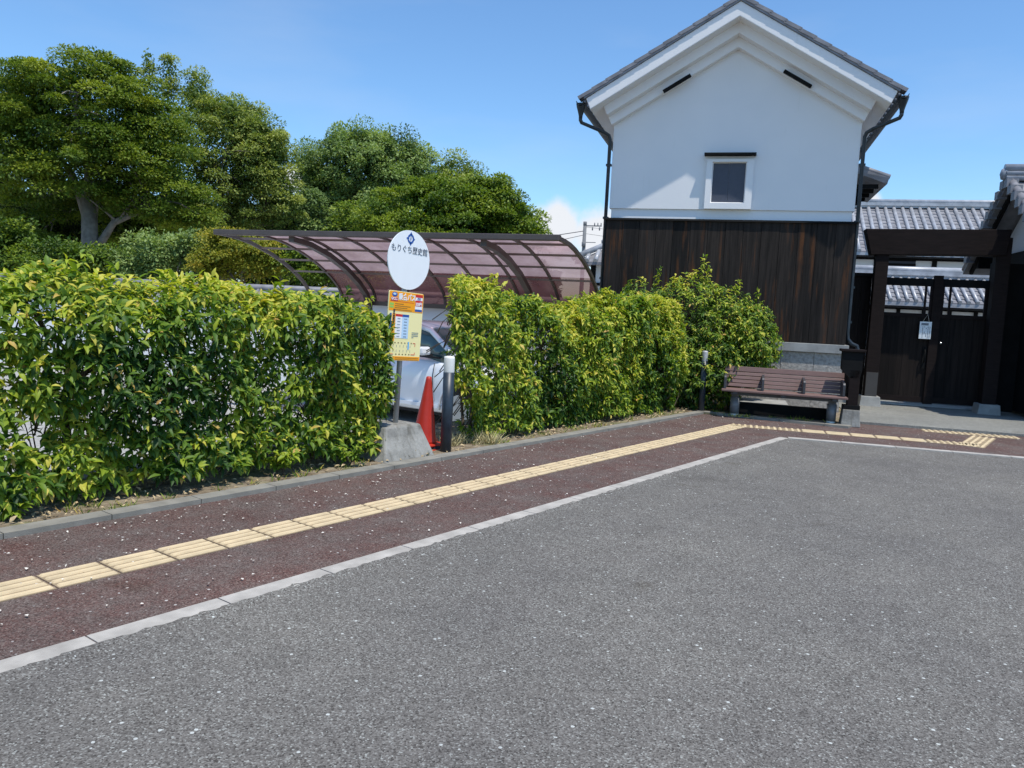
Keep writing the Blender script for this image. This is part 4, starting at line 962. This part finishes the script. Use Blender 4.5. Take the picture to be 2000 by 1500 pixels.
def text(par, name, body, mat, size, x, z, y=-.0385, align='CENTER', sx=1.0, bold=0, vert=False):
    cu = bpy.data.curves.new(name, 'FONT'); cu.body = body; cu.size = size; cu.align_x = align; cu.align_y = 'CENTER'; cu.extrude = .0006; cu.offset = bold; cu.space_character = 1.0
    if vert: cu.body = '\n'.join(body); cu.space_line = .62
    t = bpy.data.objects.new(name, cu); COL.objects.link(t); dg_ = bpy.context.evaluated_depsgraph_get(); dg_.update()
    me = bpy.data.meshes.new_from_object(t.evaluated_get(dg_)); bpy.data.objects.remove(t); bpy.data.curves.remove(cu)
    co = np.zeros(len(me.vertices)*3); me.vertices.foreach_get('co', co); co = co.reshape(-1, 3)
    out = np.stack([co[:, 0]*sx+x, -co[:, 2]+y, co[:, 1]+z], 1); me.vertices.foreach_set('co', out.reshape(-1)); me.update()
    me.materials.clear(); me.materials.append(MT[mat]); o = bpy.data.objects.new(name, me); COL.objects.link(o); o.parent = par; return o
# round plate: emblem and name
em = MB()
def poly_y(m, pts, y0=-.0385, y1=-.0362): m.prism(pts, y0, y1)
ez = 1.998
def ringseg(m, a0, a1, r0, r1, cx0, cz0, sx=1, n=14):
    o_ = [(cx0+r1*sx*math.cos(R(a0+(a1-a0)*k/n)), cz0+r1*math.sin(R(a0+(a1-a0)*k/n))) for k in range(n+1)]
    i_ = [(cx0+r0*sx*math.cos(R(a0+(a1-a0)*k/n)), cz0+r0*math.sin(R(a0+(a1-a0)*k/n))) for k in range(n+1)]
    for k in range(n): m.prism([o_[k], o_[k+1], i_[k+1], i_[k]] if a1 < a0 else [i_[k], o_[k], o_[k+1], i_[k+1]], -.0385, -.0362)
ringseg(em, -158, 158, .026, .044, 0, ez, .95)
poly_y(em, [(-.016, ez+.038), (.016, ez+.038), (0, ez+.062)]); poly_y(em, [(-.016, ez-.038), (0, ez-.062), (.016, ez-.038)]); poly_y(em, [(.038, ez-.01), (.055, ez), (.038, ez+.01)])
poly_y(em, [(-.055, ez), (-.048, ez-.010), (-.022, ez-.008), (-.022, ez+.008), (-.048, ez+.010)])
poly_y(em, [(-.006, ez), (-.003, ez-.016), (.003, ez-.016), (.007, ez), (.003, ez+.016), (-.003, ez+.016)])
em.build('emblem', 's_blue', dsc)
text(dsc, 'lettering', 'もりぐち歴史館', 's_ink', .072, -.004, 1.893, sx=.94, bold=-.0004)
# timetable: header
layer(brd, 'header', 's_orange', [(BX0+.004, BX1-.004, 1.335, BZ1-.006)]); layer(brd, 'footer', 's_orange', [(BX0+.09, BX1-.004, BZ0+.004, .925)])
layer(brd, 'header_rule', 's_red', [(BX0+.015, .10, 1.418, 1.422)], y=-.0380)
text(brd, 'lettering', '乗合バス', 's_white', .066, .005, 1.462, y=-.0392, sx=.85, bold=.0022)
text(brd, 'lettering', '守口市', 's_white', .028, -.155, 1.440, y=-.0398, bold=.0012)
layer(brd, 'city_patch', 's_red', [(-.198, -.112, 1.424, 1.456)], y=-.0385)
m = MB(); n = 24; P_ = [(-.155+.034*math.cos(2*math.pi*k/n), 1.482+.022*math.sin(2*math.pi*k/n)) for k in range(n)]; m.prism(P_, -.0385, -.0362); m.build('bus_icon', 's_blue', brd)
m = MB(); P_ = [(-.157+.02*math.cos(2*math.pi*k/n), 1.486+.01*math.sin(2*math.pi*k/n)) for k in range(n)]; m.prism(P_, -.0392, -.0386); m.build('icon_highlight', 's_lblue', brd)
layer(brd, 'fare_panel', 's_white', [(.115, .208, 1.345, 1.502)], y=-.0380)
layer(brd, 'fare_red', 's_red', [(.115, .208, 1.476, 1.502), (.115, .208, 1.395, 1.448)], y=-.0386)
layer(brd, 'fare_blue', 's_blue', [(.115, .208, 1.345, 1.366)], y=-.0386)
text(brd, 'lettering', '250円', 's_white', .036, .161, 1.413, y=-.0395, sx=.95, bold=.0014)
text(brd, 'lettering', '運賃', 's_blue', .022, .161, 1.461, y=-.0390, bold=.0006)
layer(brd, 'green_patch', 's_green', [(BX0+.012, BX0+.062, 1.36, 1.378), (BX0+.012, BX0+.062, 1.384, 1.405)], y=-.0382)
def rows_of(x0, x1, z, h, step):
    r_ = []; x = x0
    while x < x1:
        w_ = random.uniform(.004, .009); r_.append((x, min(x+w_, x1), z, z+h)); x += w_+step
    return r_
rs = []
for i, zz in enumerate((1.395, 1.377, 1.360, 1.343)): rs += rows_of(-.145, -.145+(.11, .2, .16, .22)[i], zz, .0075, .003)
layer(brd, 'footer_print', 's_text', rows_of(-.10, .20, .908, .006, .003)+rows_of(-.10, .20, .893, .006, .003), y=-.0384)
layer(brd, 'small_print', 's_text', rs, y=-.0384)
# timetable grid
layer(brd, 'timetable', 's_white', [(-.125, -.04, 1.09, 1.285)], y=-.0378); layer(brd, 'timetable', 's_lblue', [(-.04, .045, 1.09, 1.285)], y=-.0378)
layer(brd, 'column_head', 's_red', [(-.125, -.04, 1.285, 1.308)], y=-.0380); layer(brd, 'column_head', 's_blue', [(-.04, .045, 1.285, 1.308)], y=-.0380); layer(brd, 'side_column', 's_blue', [(-.203, -.178, 1.09, 1.312)], y=-.0380)
layer(brd, 'side_band', 's_orange', [(-.168, -.128, 1.06, 1.312)], y=-.0380)
rs = []
for i in range(7):
    zz = 1.262-i*.027; rs += rows_of(-.10, -.065, zz, .010, .003)+rows_of(-.015, .022, zz, .010, .003)
layer(brd, 'times', 's_grey', rs, y=-.0386)
text(brd, 'lettering', '平日土曜時刻', 's_ink', .030, -.150, 1.29, y=-.0390, vert=True, sx=.9, bold=.0006).location.z = 0
layer(brd, 'side_print', 's_ink', [(-.158, -.138, 1.285-.03*i, 1.300-.03*i) for i in range(0)], y=-.0386) if False else None
rs = []
for zz in (1.145, 1.130, 1.115, 1.100): rs += rows_of(.095, .18 if zz > 1.11 else .12, zz, .006, .003)
layer(brd, 'side_notes', 's_grey', rs, y=-.0384)
# route map
rm = [(-.17, -.15, 1.047, 1.052), (-.17, -.165, 1.02, 1.052), (.12, .15, 1.047, 1.052), (.145, .15, 1.02, 1.052), (-.17, -.13, .942, .947), (.10, .15, .942, .947), (.145, .15, .947, .965)]
layer(brd, 'route_line', 's_red', rm, y=-.0384)
layer(brd, 'route_stops', 's_text', [(-.12+.042*i, -.105+.042*i, 1.045, 1.053) for i in range(6)]+[(-.10+.042*i, -.085+.042*i, .941, .949) for i in range(5)], y=-.0386)
layer(brd, 'route_stop_names', 's_grey', sum([rows_of(-.137+.044*i, -.133+.044*i, .965+.011*j, .007, .02) for i in range(6) for j in (0, 1, 4, 5)], []), y=-.0386)
layer(brd, 'current_stop', 's_sky', [(.052, .068, .99, 1.06)], y=-.0389)

# ================================================================== CONE, BOLLARDS
cn = thing('traffic_cone', (-5.33, 5.72, .02), R(12), 'worn orange red traffic cone behind the concrete sign base', 'traffic cone', rot=(R(-2), R(1.5), R(12)))
m = MB(); m.lathe([(.125, .045), (.118, .07), (.105, .15), (.03, .66), (.026, .69), (.014, .695)], (0, 0, 0), 28); cone_ = m.build('cone_body', 'cone_red', cn)
m = MB(); m.box(-.15, .17, -.16, .15, .03, .05); m.build('base_flange', 'cone_red', cn, bevel=.012)
m = MB(); m.lathe([(.15, 0), (.16, .01), (.15, .035), (.10, .035)], (0.02, -.02, -.005), 20); m.build('weight_ring', 'rubber', cn)
m = MB(); m.box(-.06, .19, -.24, -.02, -.012, .006); m.build('lower_flange', 'cone_red', cn, bevel=.006)
def bollard(x, y, rad, label, cap, caph):
    b = thing('bollard', (x, y, .0), 0, label, 'bollard', 'bollards along the planter kerb')
    m = MB(); m.lathe([(rad, 0), (rad, .78)], (0, 0, 0), 28); m.build('post', 'bollard_blue', b)
    m = MB(); m.lathe([(rad*.96, .775), (rad*.98, .785), (rad*.97, .91), (rad*.9, .93), (rad*.4, .935)], (0, 0, 0), 28); m.build('cap', cap, b)
    return b
bollard(-5.03, 5.71, .053, 'dark blue bollard with white top beside the red cone', 'bollard_white', .15)
bollard(-4.90, 11.32, .045, 'slim blue grey bollard with metal top in the shrub left of the bench', 'steel', .15)

# ================================================================== BENCH
bn = thing('park_bench', KP(2.93, -1.62, .02), KA+R(-1.0), 'brown slatted park bench with three seats in front of the storehouse', 'bench')
hl_ = .85
for i in range(4): 
    m = MB(); y0 = -.22+i*.105; m.box(-hl_, hl_, y0, y0+.092, .365, .395); m.build('seat_slat', 'bench_slat', bn, bevel=.006)
for i in range(5):
    z0 = .415+i*.055; yy = .19+i*.022; zh = .048 if i < 4 else .075
    m = MB(); m.hexa([(-hl_+.02, yy, z0), (hl_-.02, yy, z0), (hl_-.02, yy+.028, z0-.008), (-hl_+.02, yy+.028, z0-.008), (-hl_+.02, yy+.019, z0+zh), (hl_-.02, yy+.019, z0+zh), (hl_-.02, yy+.047, z0+zh-.008), (-hl_+.02, yy+.047, z0+zh-.008)])
    m.build('back_slat', 'bench_slat', bn, bevel=.005)
for xx in (-hl_+.04, -.285, .275, hl_-.05):
    m = MB(); m.prism([(0, 0), (1, 0), (1, 1), (0, 1)], 0, 1) if False else None
    pts = [(-.10, .395), (.20, .395), (.27, .60), (.235, .61), (-.075, .585), (-.10, .56)]
    n_ = len(pts); vs = [(xx-.018, a, b) for a, b in pts]+[(xx+.018, a, b) for a, b in pts]
    m.add(vs, [tuple(range(n_-1, -1, -1)), tuple(range(n_, 2*n_))]+[(i, (i+1) % n_, (i+1) % n_+n_, i+n_) for i in range(n_)])
    m.build('armrest', 'bench_metal', bn, bevel=.006)
m = MB(); m.box(-.72, .74, -.06, -.02, .31, .36); m.box(-.72, .74, .1, .14, .31, .36)
for xx in (-.66, 0, .68): m.box(xx-.03, xx+.03, -.2, .2, .335, .364)
m.build('frame', 'bench_metal', bn)
for xx in (-.655, .675):
    m = MB(); m.lathe([(.066, 0.03), (.066, .27)], (xx, .06, 0), 24); lg = m.build('leg', 'bench_leg', bn)
    m = MB(); m.lathe([(.06, -.02), (.06, .035)], (xx, .06, 0), 24); m.build('foot', 'bollard_white', lg)
    m = MB(); m.box(xx-.05, xx+.05, 0, .12, .27, .335); m.build('leg_bracket', 'bench_metal', lg)

# ================================================================== UTILITY POLE
D_ = 62; pb = at(1143, 433, D_)
ut = thing('utility_pole', (pb.x, pb.y, -.25), KA, 'grey utility pole with crossarms far away beside the storehouse', 'utility pole')
hz_ = pb.z+.25
m = MB(); m.lathe([(.19, 0), (.13, hz_)], (0, 0, 0), 12); m.build('pole', 'pole_grey', ut)
m = MB(); m.box(.1, 1.3, -.05, .05, hz_-.35, hz_-.27); m.box(.1, .9, -.04, .04, hz_-1.6, hz_-1.55); m.build('crossarm', 'pole_grey', ut)
m = MB()
for xx in (.75, 1.0, 1.25): m.lathe([(.04, 0), (.04, .2)], (xx, 0, hz_-.27), 8)
for xx in (.6, 1.15): m.lathe([(.05, 0), (.05, .25)], (xx, 0, hz_-.65), 8)
m.lathe([(.14, 0), (.14, .3)], (.0, 0, hz_-.3), 10); m.lathe([(.16, 0), (.16, .35)], (.0, -.1, hz_-1.9), 10); m.build('insulators', 'pole_grey', ut)
m = MB()
for (x1_, z1_, zz, r_) in ((-16, -4.1, -.7, .03), (-16, -5.2, -1.0, .022), (-16, -2.6, -2.6, .012), (18, 0, -.4, .012), (18, -.6, -.9, .012), (18, -1, -2.7, .012)):
    p0 = Vector((0, 0, hz_+zz)); p1 = Vector((x1_, 2, hz_+zz+z1_+(3.0 if x1_ < 0 else 0)))
    m.tube([p0.lerp(p1, t)-Vector((0, 0, .8*4*t*(1-t)*.5)) for t in np.linspace(0, 1, 9)], r_, 5)
m.build('wires', 'wire', ut)

# ================================================================== TREES
def tree(name, label, trunk_px, D, lobes, n_cl, per, leaf, mat, clr, flat_=.55, cat='tree', base_z=-.25, bark='bark', limbs=9, tr=.22, fork=.45, seed=0, dark=.25, spread=.9, tint0=.45, droop=0.0, core=.12):
    """lobes: (px, py, rx_px, ry_px[, depth factor]) seen at distance D"""
    base = at(trunk_px[0], trunk_px[1], D); base = Vector((base.x, base.y, base_z))
    root = thing(name, base, 0, label, cat)
    C = []; RR = []
    for l in lobes:
        c = at(l[0], l[1], D+(l[4] if len(l) > 4 else 0)); C.append(tuple(c-base)); rx = l[2]/F*D; rz = l[3]/F*D; RR.append((rx, min(rx, 3.2), rz))
    C = np.array(C); RR = np.array(RR); vol = RR[:, 0]*RR[:, 2]; pr = vol/vol.sum()
    idx = rng.choice(len(C), n_cl, p=pr); d = unit(n_cl); r = rng.random(n_cl)**.33
    r = np.where(rng.random(n_cl) < .8, rng.uniform(.74, 1.14, n_cl), rng.uniform(.3, .8, n_cl))
    cc = C[idx]+d*RR[idx]*r[:, None]
    # clump sizes
    cs = clr*rng.uniform(.55, 1.35, n_cl)
    ct = rng.normal(0, .19, n_cl)
    ci = np.repeat(np.arange(n_cl), per); n = len(ci)
    dd = unit(n); dd[:, 2] = np.where(rng.random(n) < .75, np.abs(dd[:, 2]), dd[:, 2]); rr_ = rng.random(n)**.4
    off = dd*rr_[:, None]*cs[ci][:, None]*np.array([1, 1, flat_])
    off[:, 2] -= droop*(off[:, 0]**2+off[:, 1]**2)/np.maximum(cs[ci], .1)
    P = cc[ci]+off
    AX = dd*1.0+unit(n)*.7; AX[:, 2] -= .25
    NR = dd*.6+np.array([.3, -.1, 1.1])+unit(n)*.5
    tint = np.clip(tint0+ct[ci]+.24*dd[:, 2]*rr_+rng.normal(0, .14, n), 0, 1)  # upper leaves of each clump tinted yellower, sunlit tips put into the colour
    SZ = rng.uniform(.7, 1.3, n)*leaf
    nk = int(n*core); ik = rng.choice(len(C), nk, p=pr); dk = unit(nk)
    Pk = C[ik]+dk*RR[ik]*(rng.random(nk)**.4*.92)[:, None]
    P = np.concatenate([P, Pk]); AX = np.concatenate([AX, unit(nk)]); NR = np.concatenate([NR, unit(nk)+np.array([0, 0, .8])]); tint = np.concatenate([tint, np.clip(rng.normal(tint0-.22, .12, nk), 0, 1)]); SZ = np.concatenate([SZ, rng.uniform(.9, 1.6, nk)*leaf]); n = len(P)  # inner leaves tinted darker, crown shade put into their colour
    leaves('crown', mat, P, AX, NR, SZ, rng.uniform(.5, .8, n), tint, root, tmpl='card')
    m = MB(); top = np.mean(C, axis=0)
    fz = top[2]*fork
    fk = Vector((top[0]*.3, top[1]*.3, fz))
    m.tube([(0, 0, 0), tuple(Vector((random.uniform(-.1, .1), random.uniform(-.1, .1), fz*.5))), tuple(fk)], [tr*1.25, tr, tr*.85], 10)
    fkv = np.array(fk); boughs = []
    nb_ = 5 if limbs > 15 else 3
    ai = rng.choice(n_cl, nb_*6, replace=False); far = sorted(ai, key=lambda q: -np.linalg.norm((cc[q]-fkv)*np.array([1, .6, 1])))
    pick = []
    for q in far:
        dq = (cc[q]-fkv)/np.linalg.norm(cc[q]-fkv)
        if all(dq@p < .86 for p in pick) and len(pick) < nb_: pick.append(dq); boughs.append(fkv+(cc[q]-fkv)*.72)
    for bi, e in enumerate(boughs):
        st0 = fk*(1-.12*bi); e = Vector(e); pts = [st0]; md = st0.lerp(e, .35)+Vector((random.uniform(-.2, .2), random.uniform(-.2, .2), random.uniform(.2, .5))); m2_ = st0.lerp(e, .7)+Vector((random.uniform(-.25, .25), random.uniform(-.25, .25), random.uniform(.1, .4)))
        pts += [md, m2_, e]; m.tube([tuple(p) for p in pts], [tr*.62, tr*.4, tr*.24, tr*.07], 8, False)
        for _ in range(int(limbs/1.5)):
            t_ = random.random(); src = md.lerp(m2_, t_) if random.random() < .6 else m2_.lerp(e, t_)
            q = rng.integers(0, n_cl, 24); dist_ = np.linalg.norm(cc[q]-np.array(src), axis=1); e2 = Vector(cc[q[int(np.argmin(dist_))]])
            kk = src.lerp(e2, .5)+Vector((random.uniform(-.12, .12), random.uniform(-.12, .12), .12))
            m.tube([tuple(src), tuple(kk), tuple(e2)], [tr*.16, tr*.10, tr*.03], 5, False)
    m.build('trunk', bark, root)
    return root
tree('tree', 'broad dark green tree with layered crown at far left with pale trunk', (172, 480), 24, [(165, 205, 145, 80), (190, 112, 55, 16), (300, 230, 60, 60), (50, 280, 110, 100), (270, 290, 100, 90), (170, 320, 150, 70), (100, 170, 90, 45), (215, 150, 70, 35), (345, 390, 62, 50), (20, 200, 60, 50), (240, 395, 55, 25), (60, 385, 50, 20), (60, 430, 80, 50, 2.6), (265, 430, 90, 50, 2.4), (165, 395, 80, 40, 2.0), (345, 440, 60, 40, 2.2), (70, 470, 90, 30, 2.4)],
     470, 320, .092, 'leaf_a', .56, flat_=.34, bark='bark_pale', tr=.25, limbs=34, fork=.86, tint0=.5, droop=.25)
tree('tree', 'ragged yellowish olive tree with bare top sprigs behind the broad dark tree', (440, 480), 29, [(430, 310, 115, 110), (510, 330, 60, 75), (555, 400, 35, 50), (450, 225, 45, 35), (290, 130, 12, 40), (333, 150, 16, 45), (385, 180, 18, 42), (415, 220, 20, 30), (520, 280, 50, 30), (400, 430, 110, 45)],
     430, 190, .10, 'leaf_b', .42, flat_=.7, tr=.2, limbs=44, fork=.5, tint0=.58)
tree('tree', 'round dense blue green camphor tree in the middle background', (720, 500), 34, [(710, 340, 115, 72), (650, 400, 60, 60), (760, 300, 70, 38), (690, 290, 50, 38), (625, 345, 40, 45), (800, 345, 45, 50), (700, 410, 110, 50)],
     420, 200, .12, 'leaf_c', .5, flat_=.85, tr=.3, limbs=12, tint0=.5)
tree('tree', 'pale olive tree top between the camphor tree and the low spreading tree', (890, 520), 38, [(895, 350, 45, 38), (850, 370, 40, 32), (930, 380, 45, 35), (880, 420, 85, 50)],
     110, 220, .125, 'leaf_b', .55, flat_=.8, tr=.2, limbs=8, tint0=.5)
tree('tree', 'low wide spreading dark green tree right above the carport roof', (860, 560), 26, [(840, 435, 160, 52), (930, 410, 90, 52), (1000, 440, 60, 42), (720, 440, 62, 34), (870, 375, 65, 28), (960, 372, 45, 24), (1040, 462, 28, 16), (860, 490, 190, 30), (660, 470, 36, 24)],
     500, 200, .10, 'leaf_d', .46, flat_=.4, tr=.22, limbs=14, tint0=.48, droop=.2)
tree('tree', 'dark bushy tree filling the gap left of the camphor tree', (560, 520), 31, [(560, 445, 60, 50), (600, 425, 38, 45), (520, 470, 55, 40)],
     110, 200, .115, 'leaf_c', .5, flat_=.7, tr=.18, limbs=6, tint0=.25)
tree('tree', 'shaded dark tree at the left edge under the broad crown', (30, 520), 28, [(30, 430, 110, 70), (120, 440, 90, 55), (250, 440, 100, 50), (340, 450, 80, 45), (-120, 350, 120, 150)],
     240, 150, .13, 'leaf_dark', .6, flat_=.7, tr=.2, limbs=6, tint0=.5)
tree('shrub', 'leafy glossy shrub in front of the pale trunk at left', (130, 540), 20.5, [(100, 510, 80, 30), (200, 515, 60, 30), (10, 480, 40, 60)], 90, 170, .09, 'leaf_d', .36, flat_=.7, cat='shrub', tr=.06, limbs=6, tint0=.3)
tree('shrub', 'pale speckled green shrub left of the yellow brown maple', (330, 550), 20.5, [(320, 500, 60, 32), (370, 485, 36, 24), (280, 525, 50, 24)], 90, 170, .085, 'leaf_c', .34, flat_=.7, cat='shrub', tr=.06, limbs=6, tint0=.6)
tree('maple', 'yellow brown maple bush beside the left end of the carport', (470, 550), 19.8, [(470, 492, 70, 34), (420, 520, 45, 28), (510, 510, 55, 34), (440, 470, 30, 18)], 110, 190, .07, 'leaf_m', .34, flat_=.5, cat='tree', tr=.06, limbs=8, tint0=.45)
tree('shrub', 'mid green shrub seen through the open end bay of the carport', (640, 570), 20, [(620, 520, 70, 34), (680, 530, 55, 34), (590, 505, 36, 24)], 90, 170, .08, 'leaf_d', .34, flat_=.7, cat='shrub', tr=.06, limbs=6, tint0=.55)
# small palm
pm = at(640, 470, 22.5); root = thing('palm', (pm.x, pm.y, -.25), 0, 'small fan palm peeking over the carport roof left of centre', 'palm')
m = MB(); m.tube([(0, 0, 0), (0, 0, pm.z-.2)], [.09, .07], 8); m.build('trunk', 'bark', root)
P = []; A = []
for q in range(16):
    a = q*.6; el = random.uniform(-.1, 1.1); d = Vector((math.cos(a)*math.cos(el), math.sin(a)*math.cos(el), math.sin(el)))
    for t in range(14):
        s_ = d.orthogonal().normalized(); s2 = d.cross(s_); g_ = (t-6.5)/6.5*1.1; dd_ = (d*math.cos(g_)+Vector((-math.sin(a), math.cos(a), 0))*math.sin(g_)).normalized(); P.append(tuple(d*.35)); A.append(tuple(dd_))
P = np.array(P)+np.array([0, 0, pm.z-.1]); A = np.array(A); k = len(P)
leaves('fronds', 'leaf_b', P, A, unit(k)*.3+np.array([0, 0, 1.]), np.full(k, .42), np.full(k, .08), np.full(k, .4), root, tmpl='blade')
# far belt of wood closing the horizon
n = 42000
ang_ = rng.uniform(-100, 1090, n); P = []
t_ = rng.random(n)
hgt = np.interp(ang_, [-100, 200, 500, 640, 800, 1000, 1060, 1100], [360, 380, 420, 440, 460, 485, 520, 560])+18*np.sin(ang_*.05)+10*np.sin(ang_*.13)
py_ = hgt+(620-hgt)*t_**1.3
Dd = 42+rng.uniform(0, 5, n)
rx = (ang_-1000)/F; ry = (py_-750)/F
fwn = np.array(fw); cxn = np.array(cx_); cyn = np.array(cy_)
P = np.array([0, 0, CH])+(fwn[None]+cxn[None]*rx[:, None]-cyn[None]*ry[:, None])*Dd[:, None]
P[:, 2] = np.maximum(P[:, 2], -.2)
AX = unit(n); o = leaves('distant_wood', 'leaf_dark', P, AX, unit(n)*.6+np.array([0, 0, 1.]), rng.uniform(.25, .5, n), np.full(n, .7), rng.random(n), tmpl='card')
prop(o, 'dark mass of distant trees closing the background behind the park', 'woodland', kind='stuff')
